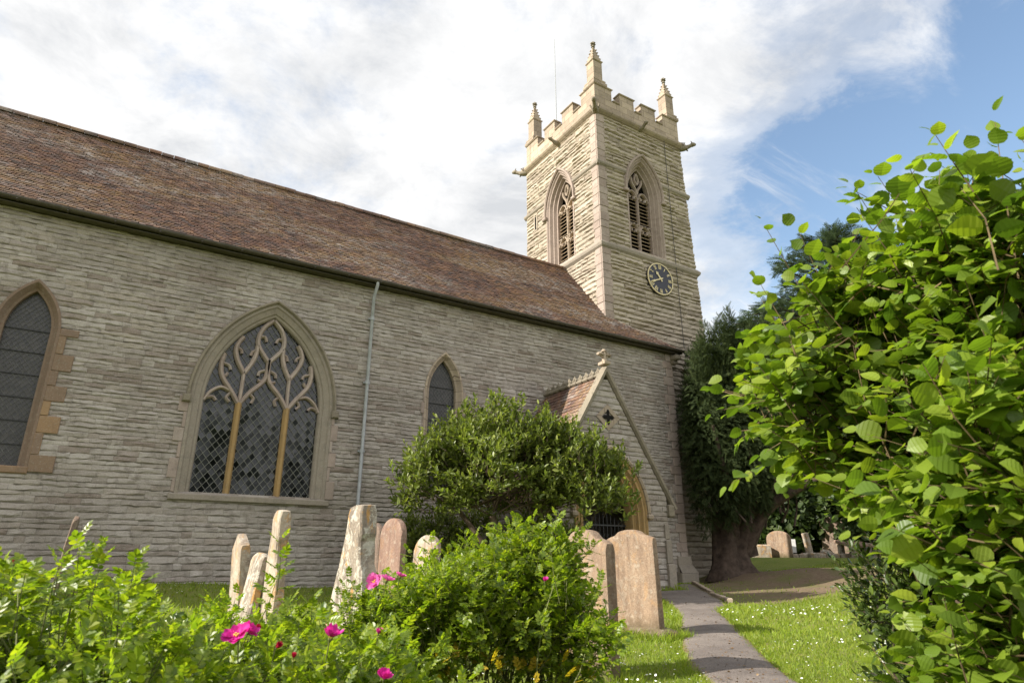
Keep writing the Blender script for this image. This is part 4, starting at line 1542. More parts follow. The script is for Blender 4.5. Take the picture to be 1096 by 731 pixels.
def headstone(x, y, w, h, t, shape, m, label, rotz=0.0, lean=(0, 0), bury=.25, rough=.012, seed=0, shoulder=None, oneside=False, group='old headstones in the churchyard'):
    """slab standing across local Y; shape(u) gives the drop from the full height; shoulder(z/h) narrows the sides"""
    nz = VNoise(100 + seed, 3, 16, 4, 26)
    nu, nv = 25, 26
    u = np.linspace(-1, 1, nu)
    P = {}
    mb = MB()
    for side in (1, -1):
        G = np.zeros((nu, nv, 3))
        for i, uu in enumerate(u):
            top = h - shape(np.array([uu]))[0]
            z = np.linspace(-bury, top, nv)
            wid = np.ones(nv) if shoulder is None else np.array([shoulder(zz / h) for zz in z])
            G[i, :, 1] = (-w / 2 + (uu + 1) / 2 * w * wid) if oneside else uu * w / 2 * wid
            if oneside:
                G[i, :, 1] += .035 * np.where((z / h > .60) & (z / h < .78), 1.0, 0.0) * (uu < -.8)
            G[i, :, 2] = z
            d = np.full(nv, t / 2)
            if i in (0, nu - 1):
                d -= .014
            d[-1] -= .014
            G[i, :, 0] = side * d
        G[:, :, 0] += side * rough * nz(G * [3, 1, 1])
        G[:, :, 1] += rough * .8 * nz(G[..., [1, 2, 0]] + 3)
        G[:, :, 2] += rough * .7 * nz(G[..., [2, 1, 0]] + 7)
        P[side] = G
        mb.grid(G)
    def rim(G):
        return np.vstack([G[0, :, :], G[1:, -1, :], G[-1, ::-1, :][1:]])
    ra, rb = rim(P[1]), rim(P[-1])
    mid = (ra + rb) / 2
    mid2a = ra * .75 + rb * .25; mid2b = ra * .25 + rb * .75
    cen = np.array([0, 0, h * .45])
    out = unit((mid - cen) * [0, 1, 1]) * .004
    mb.grid(np.stack([ra, mid2a + out, mid + out * 1.1 + rough * nz(mid * 2)[:, None] * out * 90, mid2b + out, rb]))
    o = mb.build('headstone', m, smooth=True, origin=(0, 0, 0))
    try:
        o.data.set_sharp_from_angle(angle=R(28))
    except Exception:
        pass
    o.location = (x, y, gz(x, y))
    o.rotation_euler = (R(lean[1]), R(lean[0]), R(rotz))
    return tag(o, label, 'headstone', group)


def sh_scallop(c, s):
    """raised round crown between sloped shoulders"""
    def f(u):
        a = np.abs(u)
        return np.where(a < .40, .022 * c * (a / .40) ** 2, np.where(a < .60, .022 * c + .055 * s * (a - .40) / .20, .077 * s + .045 * s * ((a - .60) / .40) ** 1.6))
    return f


def neck(z0, z1, n):
    return lambda f: 1 - (1 - n) * float(smoothstep(z0, z1, f))


headstone(6.42, 7.15, .90, 1.36, .125, sh_scallop(1.0, 1.0), M['grave_tan'], 'tall weathered sandstone headstone with shaped top beside the tarmac path', 3, (-2, 0), seed=1, rough=.014)
headstone(3.95, 5.08, .78, 1.25, .13, sh_scallop(1.1, 1.2), M['grave_tan'], 'headstone with wavy top half hidden behind the right end of the rose bushes', -2, (1, -1), seed=2)
headstone(2.21, 6.50, .95, 1.44, .17, lambda u: .02 * u * u, M['grave_grey'], 'thick lichen covered headstone leaning east with notched shoulder above the roses', 4, (-3, -3), seed=3, rough=.02, shoulder=neck(.1, 1.0, .32), oneside=True)
headstone(1.72, 7.72, .62, 1.42, .12, lambda u: .03 * u * u, M['grave_pale'], 'pale narrow headstone with orange lichen and a stepped shoulder seen nearly edge on', 2, (-1, -2), seed=4, rough=.016, shoulder=neck(.05, 1.0, .48), oneside=True)
headstone(1.66, 9.18, .60, 1.22, .13, lambda u: .15 * np.abs(u), M['grave_pale'], 'pale headstone with pointed top standing leftmost in the sunny group', 0, (-4, 0), seed=5)
headstone(1.52, 8.15, .55, .98, .09, lambda u: .05 * u * u, M['grave_grey'], 'small dark lichened headstone tilting right against its pale taller neighbour', 2, (7, 0), seed=6, rough=.018)
headstone(3.53, 9.72, .62, 1.42, .10, lambda u: .25 * top_round(u), M['grave_dark'], 'plain brown headstone standing in shade right behind the thick lichened one', 3, (1, 0), seed=7)
headstone(3.55, 8.98, .66, 1.46, .11, lambda u: .24 * top_round(u), M['grave_pink'], 'pinkish round topped headstone with pale upper edge near the clipped shrub', 5, (1, 0), seed=8)
headstone(3.36, 7.50, .52, 1.22, .09, lambda u: .22 * top_round(u), M['grave_pale'], 'small grey round headstone leaning right behind the taller rose bush', 8, (6, -3), seed=9)
headstone(-.46, 13.1, .5, 1.32, .09, lambda u: .1 * top_round(u), M['grave_dark'], 'thin dark headstone leaning by the church wall at far left', 0, (5, 0), seed=10)
# farther stones across the lawn
headstone(27.35, 20.3, 1.15, 1.22, .12, lambda u: .38 * top_round(u), M['grave_tan'], 'round topped headstone with orange lichen on the far lawn beyond the yew', 12, (0, 0), seed=11)
headstone(31.0, 19.8, 1.25, 1.95, .14, sh_scallop(1.6, 1.6), M['grave_dark'], 'tall dark headstone in shade under the far trees', 12, (0, 0), seed=12)

# stone plinth under the nearest full headstone
p = MB()
pp = VNoise(55, 3, 12, 4, 18)
zb = gz(6.35, 7.05)
P = []
for zz, ex, ey in ((-.25, .20, .62), (.06, .20, .62), (.12, .16, .58), (.13, 0, 0)):
    a = np.linspace(0, 2 * math.pi, 40, endpoint=False)
    sx = np.sign(np.cos(a)) * np.abs(np.cos(a)) ** .35; sy = np.sign(np.sin(a)) * np.abs(np.sin(a)) ** .35
    q = np.stack([6.40 + ex * sx, 7.08 + ey * sy, np.full(40, zb + zz)], -1)
    q += .05 * pp(q * 2)[:, None] + .05 * pp(q * 5 + 3)[:, None] * np.array([1, 1, .6])
    P.append(q)
p.grid(np.array(P), close_v=True)
tag(p.build('stone_plinth', M['grave_moss'], origin=(6.4, 7.08, zb), smooth=True), 'mossy low stone plinth at the foot of the tall path side headstone', 'plinth')

# leaning broken shaft with its fallen base, table tomb, white plaque, low rubble edge on the far lawn
x, y = 28.6, 19.6
z = gz(x, y)
sh = thing('memorial_shaft', (x, y, z), 'leaning broken memorial post on a tumbled stone base on the far lawn', 'memorial')
s = MB(); s.tube([(x, y, z), (x - .06, y + .02, z + .6), (x - .14, y + .05, z + 1.12)], [.17, .16, .15], 8, wob=.1); s.build('shaft', M['grave_pale'], sh)
s = MB(); s.box((x + .1, y - .1, z + .08), (.9, .8, .3), None, 0, .06); s.box((x + .55, y - .5, z + .15), (.5, .45, .35), Matrix.Rotation(.5, 3, 'X'), 0, .06); s.build('base', M['grave_grey'], sh)
x, y = 29.9, 18.2
z = gz(x, y)
tt = thing('table_tomb', (x, y, z), 'low slanting stone table tomb on short legs beneath the far trees', 'tomb')
rot = np.array(Matrix.Rotation(R(-40), 3, 'Z') @ Matrix.Rotation(R(7), 3, 'X'))
s = MB(); s.box((x, y, z + .62), (1.0, 2.3, .14), rot, 0, .03); s.build('slab', M['grave_pink'], tt)
for dx, dy in ((-.3, -.85), (.3, -.85), (-.3, .85), (.3, .85)):
    v = np.array(Matrix.Rotation(R(-40), 3, 'Z')) @ np.array([dx, dy, 0])
    s = MB(); s.box((x + v[0], y + v[1], z + .25), (.22, .22, .75), None, 0, .03); s.build('leg', M['grave_grey'], tt)
x, y = 28.3, 20.35
z = gz(x, y)
s = MB(); s.box((x, y, z + .55), (.42, .05, .62), np.array(Matrix.Rotation(R(-40), 3, 'Z')), 0, .01); s.box((x, y, z + .1), (.07, .07, .5))
tag(s.build('plaque', M['white'], origin=(x, y, z)), 'small white plaque between the rounded headstone and the leaning post', 'plaque')
x, y = 26.5, 21.0
z = gz(x, y)
s = MB(); s.box((x, y, z + .22), (1.3, .5, .75), np.array(Matrix.Rotation(R(-38), 3, 'Z')), 0, .05); s.box((x - .3, y + .3, z + .7), (.5, .42, .5), np.array(Matrix.Rotation(R(-38), 3, 'Z')), 0, .06)
tag(s.build('tomb_chest', M['grave_pale'], origin=(x, y, z)), 'pale stone chest tomb glimpsed left of the orange rounded headstone', 'tomb')
s = MB()
for k in range(9):
    xx, yy = 27.9 + k * .42, 20.1 - k * .42
    s.box((xx, yy, gz(xx, yy) + .04), (.56, .3, .30), np.array(Matrix.Rotation(R(-45), 3, 'Z')), 0, .04)
tag(s.build('grave_kerb', M['grave_pale'], origin=(27.4, 20.8, .2)), 'sunlit low stone kerb running along the far lawn under the trees', 'kerb')
x, y = 31.2, 17.7
s = MB(); s.box((x, y, gz(x, y) + .2), (.4, .4, .8), None, 0, .04); s.box((x, y, gz(x, y) + .66), (.52, .52, .12), None, 0, .03)
tag(s.build('grave_post', M['grave_tan'], origin=(x, y, gz(x, y))), 'short square stone post at the right end of the table tomb', 'post')

# ------------------------------------------------------------------ foliage tools
def leaf_template(kind):
    """returns V (m,3) with y along the leaf, and face arrays"""
    def blade(prof, fold=.18, droop=.12, curl=0.0):
        V = []; n = len(prof)
        for y, w, z in prof:
            V += [(-w, y, z + fold * w - droop * y * y), (0, y, z - droop * y * y), (w, y, z + fold * w - droop * y * y)]
        F = []
        for i in range(n - 1):
            a = i * 3; b = a + 3
            F += [(a, a + 1, b + 1, b), (a + 1, a + 2, b + 2, b + 1)]
        return np.array(V, float), [np.array(F)]
    if kind == 'hazel':
        return blade([(0, .02, 0), (.03, .26, .005), (.14, .38, -.005), (.22, .45, .006), (.34, .47, -.005), (.42, .51, .006), (.54, .48, -.005), (.60, .50, .005), (.72, .40, -.004), (.76, .40, .004), (.86, .25, -.003), (.90, .22, .003), (1.06, .01, 0)], .14, .24)
    if kind == 'small':
        return blade([(0, .02, 0), (.3, .20, 0), (.7, .20, 0), (1, .02, 0)], .3, .12)
    if kind == 'broad':
        return blade([(0, .05, 0), (.45, .42, 0), (1, .04, 0)], .2, .1)
    if kind == 'rose':
        V0, F0 = blade([(0, .02, 0), (.32, .30, .0), (.68, .29, 0), (1, .015, 0)], .28, .14)
        Vs, Fs = [], []
        base = 0
        for y, a, s in ((.22, 62, .30), (.22, -62, .30), (.44, 56, .36), (.44, -56, .36), (.66, 48, .37), (.66, -48, .37), (.74, 0, .40)):
            th = R(-a)
            c, sn = math.cos(th), math.sin(th)
            q = V0 * s
            q = np.stack([q[:, 0] * c - q[:, 1] * sn, q[:, 0] * sn + q[:, 1] * c, q[:, 2]], -1)
            q[:, 1] += y
            q[:, 2] -= .16 * y * y + .03 * abs(math.sin(th))
            Vs.append(q); Fs.append(F0[0] + base); base += len(q)
        r = np.array([(-.008, 0, 0), (.008, 0, 0), (.006, .8, -.11), (-.006, .8, -.11)])
        Vs.append(r); Fs.append(np.array([[0, 1, 2, 3]]) + base)
        return np.vstack(Vs), [np.vstack(Fs)]
    if kind == 'yew':       # short flat spray of needles
        V, F = [], []
        for k in range(7):
            y = k / 7
            for sg in (-1, 1):
                b = len(V)
                L = .26 * (1 - .55 * y)
                V += [(0, y, 0), (sg * L, y + .17, .05), (sg * L * .9, y + .24, .04), (0, y + .07, 0)]
                F.append((b, b + 1, b + 2, b + 3))
        return np.array(V, float), [np.array(F)]


def frames(axis, normal):
    y = unit(axis)
    z = normal - (normal * y).sum(-1, keepdims=True) * y
    z = unit(z)
    x = np.cross(y, z)
    return np.stack([x, y, z], -1)      # columns


def scatter(mb, tmpl, pos, axis, normal, size, m=0):
    V, F = tmpl
    n = len(pos)
    if n == 0:
        return
    Fr = frames(axis, normal)
    size = np.broadcast_to(np.asarray(size, float), (n,))
    W = np.einsum('nij,mj->nmi', Fr, V) * size[:, None, None] + pos[:, None, :]
    base = (np.arange(n) * len(V))[:, None, None]
    mb.add(W.reshape(-1, 3), [(f[None] + base).reshape(-1, f.shape[1]) for f in F], m)


def ell_points(r, ells, n, shell=(.55, 1.0), zmin=-.6):
    """points in the outer part of a union of ellipsoids, with outward directions"""
    vol = np.array([e[1][0] * e[1][1] * e[1][2] for e in ells]) ** .67
    vol *= np.array([e[2] if len(e) > 2 else 1 for e in ells])
    pick = r.choice(len(ells), n * 3, p=vol / vol.sum())
    d = unit(r.normal(size=(n * 3, 3)))
    rad = r.uniform(shell[0] ** 3, shell[1] ** 3, n * 3) ** (1 / 3)
    C = np.array([e[0] for e in ells])[pick]; A = np.array([e[1] for e in ells])[pick]
    p = C + d * A * rad[:, None]
    out = unit(d / A)
    # drop points deep inside another ellipsoid
    ok = d[:, 2] > zmin
    for e in ells:
        q = (p - np.array(e[0])) / np.array(e[1])
        ok &= (q ** 2).sum(1) > (shell[0] * .93) ** 2
    p, out = p[ok][:n], out[ok][:n]
    return p, out


def clumped(r, ells, ncent, per, sigma, shell, zmin):
    """branch ends: groups of shoots round a smaller number of limbs, with gaps between"""
    C, O = ell_points(r, ells, ncent, shell, zmin)
    m = r.integers(max(2, per - 3), per + 4, len(C))
    i = np.repeat(np.arange(len(C)), m)
    P = C[i] + r.normal(0, sigma, (len(i), 3)) * np.array([1, 1, .75])
    return P, unit(O[i] + r.normal(0, .25, (len(i), 3)))


def shoots(r, P0, D, L, k, arrangement, spread, upb, size, sizevar=.25, start=.12, tipscale=.6, updown=0.0, twig=None, twig_r=.003, flat=.75, bend=.25, nj=.28):
    """twigs from P0 along D with k leaves each; returns leaf pos, axis, normal, size"""
    n = len(P0)
    up_ = np.array([0, 0, 1.0])
    f = np.linspace(start, 1, k)
    bendv = r.normal(0, bend, (n, 3)) + np.array([0, 0, updown])
    pos = P0[:, None] + (D * L[:, None])[:, None] * f[None, :, None] + (bendv * L[:, None])[:, None] * (f ** 2)[None, :, None] * .5
    tang = unit(D[:, None] + bendv[:, None] * f[None, :, None])
    s1 = unit(np.cross(tang, up_ + r.normal(0, .15, (n, 1, 3))))
    s2 = np.cross(s1, tang)
    if arrangement == 'distichous':
        ang = (np.arange(k) % 2) * math.pi + r.normal(0, .35, (n, k))
    else:
        ang = np.arange(k) * 2.4 + r.uniform(0, 6.28, (n, 1)) + r.normal(0, .2, (n, k))
    side = np.cos(ang)[..., None] * s1 + np.sin(ang)[..., None] * s2
    sp = R(spread) * (1 - .45 * f[None, :]) * r.uniform(.75, 1.25, (n, k))
    ax = np.cos(sp)[..., None] * tang + np.sin(sp)[..., None] * side
    ax[..., 2] += upb
    nor = flat * up_ + (1 - flat) * unit(tang) + r.normal(0, nj, (n, k, 3))
    sz = size * (1 - (1 - tipscale) * f[None, :] ** 2.5) * (1 + r.uniform(-sizevar, sizevar, (n, k)))
    if twig is not None:
        g = np.array([0, .5, 1.0])
        c = P0[:, None] + (D * L[:, None])[:, None] * (g[None, :, None] * 1.25 - .3) + (bendv * L[:, None])[:, None] * (np.maximum(g * 1.25 - .3, 0) ** 2)[None, :, None] * .5
        T = unit(D)
        a = unit(np.cross(T, np.array([.3, .2, 1.0]))); b = np.cross(T, a)
        rr = twig_r * np.array([1.25, 1, .5])
        rings = []
        for q in range(3):
            th = q * 2.094
            rings.append(c + rr[None, :, None] * (math.cos(th) * a + math.sin(th) * b)[:, None])
        rings = np.stack(rings, 2)        # n,3,3corner,3
        base = (np.arange(n) * 9)[:, None]
        fs = []
        for j in range(2):
            for q in range(3):
                fs.append(base + np.array([j * 3 + q, j * 3 + (q + 1) % 3, j * 3 + 3 + (q + 1) % 3, j * 3 + 3 + q]))
        twig.add(rings.reshape(-1, 3), [np.concatenate(fs)])
    return pos.reshape(-1, 3), unit(ax).reshape(-1, 3), unit(nor).reshape(-1, 3), sz.ravel()


T_ROSE, T_HAZEL, T_SMALL, T_BROAD, T_YEW = [leaf_template(k) for k in ('rose', 'hazel', 'small', 'broad', 'yew')]


# ------------------------------------------------------------------ rose bushes
def flower(par, pos, face, size, pm, n=9, name='flower', open_=1.0, seed=0):
    r = np.random.default_rng(seed)
    pos = np.array(pos, float); f = unit(np.array(face, float))
    a = unit(np.cross(f, [0.2, .1, 1])); b = np.cross(f, a)
    mb = MB()
    for layer in range(2 if open_ > .5 else 2):
        for k in range(n if layer == 0 else n - 3):
            th = k / (n if layer == 0 else n - 3) * 6.283 + layer * .4 + r.normal(0, .12)
            d = math.cos(th) * a + math.sin(th) * b
            tv = -math.sin(th) * a + math.cos(th) * b
            s = size * (1 - .28 * layer) * r.uniform(.85, 1.12)
            lift = (1.0 - open_) * 1.3 + .25 + .35 * layer + r.normal(0, .12)
            P = []
            for y, w in ((.05, .10), (.35, .30), (.7, .42), (.95, .34), (1.05, .16)):
                row = []
                for q in (-1, -.4, .4, 1):
                    cup = .16 * q * q
                    row.append(pos + s * (d * y * math.cos(lift * min(1, y + .3)) + f * (y * math.sin(lift * (.5 + .5 * y)) + cup + r.normal(0, .03)) + tv * w * q))
                P.append(row)
            mb.grid(np.array(P))
    o = mb.build(name, pm, par, smooth=True)
    if open_ > .7:
        st = MB()
        for k in range(16):
            th = r.uniform(0, 6.28); rr = size * .2 * math.sqrt(r.uniform(0, 1))
            c = pos + rr * (math.cos(th) * a + math.sin(th) * b)
            st.tube([c, c + f * size * r.uniform(.15, .28)], [.0012, .0022], 4)
        st.build('stamens', M['stamen'], o)
    cl = MB()
    g = -f * .6 + np.array([0, 0, -.6])
    cl.tube([pos + f * size * .05, pos - f * size * .18, pos - f * size * .3 + g * size * .1, pos + g * size * 1.6], [size * .16, size * .2, size * .07, size * .05], 6)
    cl.build('calyx', M['cane'], o)
    return o


def rose_bush(loc, ells, nshoot, label, seed, leaf=.125, yellow=0, tall=()):
    r = np.random.default_rng(seed)
    root = thing('rose_bush', (*loc, gz(*loc)), label, 'rose bush', 'rose bushes in the foreground')
    P, O = clumped(r, ells, nshoot // 6, 6, .085, (.5, 1.0), -.35)
    D = unit(O * .75 + np.array([0, 0, .60]) + r.normal(0, .30, P.shape))
    for x, y, z, l in tall:
        P = np.vstack([P, [(x, y, z)]]); D = np.vstack([D, unit(np.array([[r.normal(0, .12), r.normal(0, .12), 1.0]]))])
    L = r.uniform(.16, .28, len(P))
    P = P - D * L[:, None] * .6
    tw = MB()
    pos, ax, nor, sz = shoots(r, P, D, L, 9, 'spiral', 70, .02, leaf, .3, .05, .62, 0, tw, .0028, .8, .18)
    mb = MB()
    scatter(mb, T_ROSE, pos, ax, nor, sz)
    mb.build('foliage', M['rose_leaf'], root)
    # canes from the ground to the shoots
    sel = r.choice(len(P), min(len(P), 90), replace=False)
    for i in sel:
        p1 = P[i]
        b = np.array([p1[0] * .75 + loc[0] * .25 + r.normal(0, .12), p1[1] * .75 + loc[1] * .25 + r.normal(0, .12), 0])
        b[2] = gz(b[0], b[1]) - .02
        mid = (b + p1) / 2 + r.normal(0, .04, 3)
        tw.tube(catmull([b, mid, p1], 4), np.linspace(.007, .0035, 9), 5, caps=False)
    tw.build('canes', M['cane'], root)
    if yellow:
        P2, O2 = ell_points(r, [((1.95, 3.55, -.66), (.62, .30, .16)), ((2.4, 3.45, -.70), (.35, .25, .16))], yellow, (.6, 1.0), -1)
        yb = MB()
        scatter(yb, T_ROSE, P2, unit(O2 + r.normal(0, .5, P2.shape) - [0, 0, .3]), r.normal(0, .4, P2.shape) + [0, 0, 1], leaf * r.uniform(.6, 1.0, len(P2)))
        yb.build('yellowed_foliage', M['yellow_leaf'], root)
    return root


CAM_E = np.array([0, 0, 0.0])
rb1 = rose_bush((.05, 3.6), [((-.85, 3.7, -.58), (.85, 1.1, .56)), ((.05, 3.45, -.56), (.75, 1.0, .50)), ((-.45, 4.6, -.60), (1.0, .9, .46)), ((.50, 4.4, -.76), (.8, 1.0, .42)), ((-.2, 2.7, -.76), (.7, .6, .36))], 1050,
                'low spreading rose bush with yellow green leaves at bottom left corner', 71, .110, 0, [(-.05, 3.6, .00, .25), (1.0, 4.35, .03, .3), (.98, 4.38, -.12, .3)])
rb2 = rose_bush((1.2, 4.1), [((.95, 3.7, -.72), (.72, .95, .42)), ((1.35, 4.6, -.80), (.7, .8, .40)), ((1.0, 2.95, -.80), (.6, .6, .36)), ((.55, 2.6, -.82), (.5, .5, .33))], 780,
                'rose bush with magenta flowers in front of the thick lichened headstone', 72, .108)
rb3 = rose_bush((2.4, 4.1), [((2.15, 4.05, -.48), (.66, .66, .54), 1.3), ((2.48, 3.85, -.34), (.32, .38, .46), 1.3), ((1.75, 4.4, -.55), (.5, .6, .42)), ((2.50, 4.2, -.34), (.36, .36, .50), 1.2), ((2.58, 3.74, -.48), (.24, .30, .46), 1.2), ((2.60, 3.95, -.20), (.25, .30, .36), 1.4), ((2.64, 3.84, -.04), (.24, .28, .28), 1.3), ((2.54, 3.46, -.34), (.17, .22, .36), 1.4)], 1050,
                'tallest upright rose bush with yellowing lower leaves beside the wavy topped headstone', 73, .090, 110, [(2.5, 4.1, .18, .3)])


def at_px(px, py, d):
    v = fw * FPX + r2 * (px - 548) + u2 * (365.5 - py)
    s = d / math.hypot(v.x, v.y)
    return np.array([v.x * s, v.y * s, v.z * s])


for i, (px, py, d, sz, pm, op, par, fc) in enumerate([
        (254, 681, 2.75, .060, 'petal', 1.0, rb2, (-.4, -.5, .9)), (267, 676, 2.8, .040, 'petal', .8, rb2, (.5, -.5, .7)), (276, 675, 2.85, .024, 'bud', .25, rb2, (.1, -.2, 1)), (296, 693, 2.65, .026, 'bud', .35, rb2, (.3, -.7, .7)),
        (354, 682, 2.9, .052, 'petal', .75, rb2, (.2, -.3, 1)), (401, 622, 3.9, .055, 'pink_petal', .9, rb3, (-.7, -.6, .3)), (414, 621, 3.95, .05, 'pink_petal', .9, rb3, (.3, -.3, 1)), (428, 617, 4.1, .04, 'pink_petal', .9, rb3, (.3, -.2, 1)),
        (405, 678, 3.2, .026, 'petal', .4, rb2, (.1, -.4, 1)), (411, 726, 2.75, .040, 'petal', .6, rb2, (.0, -.5, .9)), (15, 603, 3.3, .022, 'bud', .3, rb1, (0, 0, 1)), (314, 704, 2.6, .020, 'bud', .2, rb2, (0, -.2, 1)),
        (583, 622, 3.55, .026, 'petal', .4, rb3, (0, -.4, 1))]):
    c = at_px(px, py, d)
    flower(par, c, fc, sz * .86, M[pm], 7, 'flower' if op > .5 else 'flower_bud', op, 200 + i)


# ------------------------------------------------------------------ hazel, privet
def hazel():
    r = np.random.default_rng(81)
    loc = (3.55, 1.55)
    zb = gz(*loc)
    root = thing('hazel_tree', (*loc, zb), 'leafy young hazel with big bright green leaves filling the right side', 'tree')
    ells = [((3.60, 1.30, .50), (.85, .80, .85), 1.2), ((3.10, 1.88, .85), (.38, .40, .42), 1.1), ((3.20, 1.62, .90), (.42, .42, .44), 1.0), ((3.30, 1.05, 1.15), (.52, .46, .55), 1.1), ((3.15, .72, 1.18), (.45, .40, .46), 1.0), ((2.92, 1.98, .92), (.26, .26, .22), .9), ((3.25, 1.45, 1.35), (.36, .34, .42), .9), ((3.35, .95, 1.24), (.44, .40, .38), 1.0), ((3.3, 1.22, -.50), (.52, .42, .45), 1.1), ((3.02, 1.66, 1.12), (.28, .28, .28), .9), ((3.05, 1.24, 1.32), (.30, .30, .32), .9), ((2.98, .90, 1.22), (.30, .28, .30), .9),
            ((3.15, 1.02, -.35), (.55, .48, .58), 1.0), ((2.95, .95, .35), (.48, .42, .65), 1.0), ((3.22, 1.30, .20), (.38, .38, .42), .9), ((3.02, 1.62, .58), (.30, .30, .28), .7)]
    P, O = clumped(r, ells, 265, 7, .10, (.55, 1.0), -.8)
    D = unit(O * .9 + np.array([0, 0, .45]) + r.normal(0, .25, P.shape))
    L = r.uniform(.22, .46, len(P))
    P = P - D * L[:, None] * .65
    tw = MB()
    pos, ax, nor, sz = shoots(r, P, D, L, 9, 'distichous', 60, -.10, .078, .38, .08, .62, -.12, tw, .003, .62, .30, nj=.42)
    mb = MB()
    scatter(mb, T_HAZEL, pos + .018 * unit(ax), ax, nor, sz)
    mb.build('crown', M['hazel_leaf'], root)
    tw.build('twigs', M['twig'], root)
    tr = MB()
    for i in range(13):
        a = i * 2.4
        b = np.array([loc[0] + .13 * math.cos(a), loc[1] + .13 * math.sin(a), zb - .05])
        e = P[r.integers(len(P))] * .85 + np.array([*loc, 1.0]) * .15
        mid = b * .5 + e * .5 + np.array([0, 0, .25])
        tr.tube(catmull([b, mid, e], 6), np.linspace(.028, .007, 13), 6, caps=False, wob=.1)
    for i in r.choice(len(P), 110, replace=False):
        c = np.array([loc[0], loc[1], P[i][2] * .6])
        q = P[i] * .45 + c * .55
        tr.tube(catmull([q, (q + P[i]) / 2 + r.normal(0, .03, 3), P[i]], 3), np.linspace(.009, .003, 7), 4, caps=False)
    tr.build('trunk', M['bark'], root)


def small_leaf_shrub(name, loc, ells, n, k, leaf, m, label, cat, seed, L=(.12, .25), upb=.15, trunk=None, tr_mat='bark', arrangement='spiral', spread=55, shell=(.5, 1.0), zmin=-.8, tw_r=.002, upd=.6, clump=0):
    r = np.random.default_rng(seed)
    zb = gz(*loc)
    root = thing(name, (*loc, zb), label, cat)
    P, O = clumped(r, ells, n // 9, 9, clump, shell, zmin) if clump else ell_points(r, ells, n, shell, zmin)
    D = unit(O * .8 + np.array([0, 0, upd]) + r.normal(0, .3, P.shape))
    Ls = r.uniform(*L, len(P))
    P = P - D * Ls[:, None] * .6
    tw = MB()
    pos, ax, nor, sz = shoots(r, P, D, Ls, k, arrangement, spread, upb, leaf, .3, .05, .75, 0, tw, tw_r, .65, .25)
    mb = MB()
    scatter(mb, T_SMALL, pos, ax, nor, sz)
    mb.build('crown', M[m], root)
    tw.build('twigs', M['bark'], root)
    tr = MB()
    c0 = np.array([*loc, zb - .05])
    if trunk:
        for path, rad in trunk:
            tr.tube(catmull(path, 6), np.linspace(rad[0], rad[1], 6 * (len(path) - 1) + 1), 8, wob=.12)
    for i in r.choice(len(P), 40, replace=False):
        s0 = c0 if not trunk else np.array(trunk[r.integers(len(trunk))][0][-1])
        q = s0 * .9 + P[i] * .1
        tr.tube(catmull([q, (q + P[i]) / 2 + r.normal(0, .05, 3) + [0, 0, .05], P[i]], 4), np.linspace(.02 if trunk else .008, .004, 9), 5, caps=False)
    tr.build('trunk', M[tr_mat], root)
    return root


hazel()
small_leaf_shrub('privet_shrub', (3.95, 2.05), [((3.86, 1.90, -.42), (.42, .40, .50)), ((3.89, 1.65, -.62), (.48, .45, .45)), ((3.76, 2.07, -.12), (.26, .26, .34)), ((3.74, 1.72, -.2), (.35, .3, .4))], 900, 12, .050, 'privet_leaf',
                 'small glossy dark leaved shrub growing under the lower left of the hazel', 'shrub', 83, spread=58, arrangement='spiral')
zt = gz(7.4, 12.4)
small_leaf_shrub('clipped_tree', (7.4, 12.4), [((7.45, 12.35, 1.86), (1.55, 1.25, 1.12), 1.2), ((8.85, 11.45, 1.60), (.92, .9, 1.02), 1.1), ((9.35, 11.1, 1.55), (.55, .55, .75), .8), ((6.30, 13.0, 1.70), (1.05, .9, .82), 1.0), ((6.9, 12.8, 2.4), (.8, .8, .82), .9), ((8.15, 12.0, 2.2), (.9, .8, .80), 1.0), ((7.6, 12.2, 2.35), (.55, .5, .80), .8), ((8.3, 11.8, 2.75), (.3, .3, .42), .7), ((6.7, 12.7, 2.95), (.32, .3, .40), .7), ((7.35, 12.3, 3.15), (.28, .28, .40), .6), ((5.9, 13.1, 2.15), (.4, .4, .4), .7)],
                 2700, 10, .135, 'shrub_leaf', 'dome shaped small leaved tree hiding the left half of the porch', 'tree', 85, (.22, .48), .2,
                 [([(7.4, 12.4, zt - .1), (7.35, 12.42, zt + .8), (7.2, 12.45, zt + 1.7)], (.13, .08)), ([(7.42, 12.4, zt - .1), (7.62, 12.3, zt + .7), (7.95, 12.1, zt + 1.7)], (.10, .06)), ([(7.35, 12.42, zt + .6), (7.0, 12.6, zt + 1.2), (6.6, 12.85, zt + 1.8)], (.08, .05))],
                 shell=(.55, 1.0), zmin=-.55, tw_r=.004, upd=.7, clump=.17)
small_leaf_shrub('wall_shrub', (6.8, 15.0), [((5.5, 14.8, -.1), (.55, .5, .6)), ((6.3, 15.0, .35), (.65, .5, .8)), ((7.3, 15.1, .4), (.7, .5, .9)), ((8.3, 15.0, .5), (.6, .5, 1.0)), ((7.0, 14.2, .0), (.9, .5, .6)), ((8.75, 13.6, .3), (.5, .7, .9)), ((9.35, 12.65, .15), (.5, .38, .80))], 1500, 9, .11, 'shrub_leaf', 'low dark shrub against the wall beneath the narrow window', 'shrub', 86, (.2, .35))


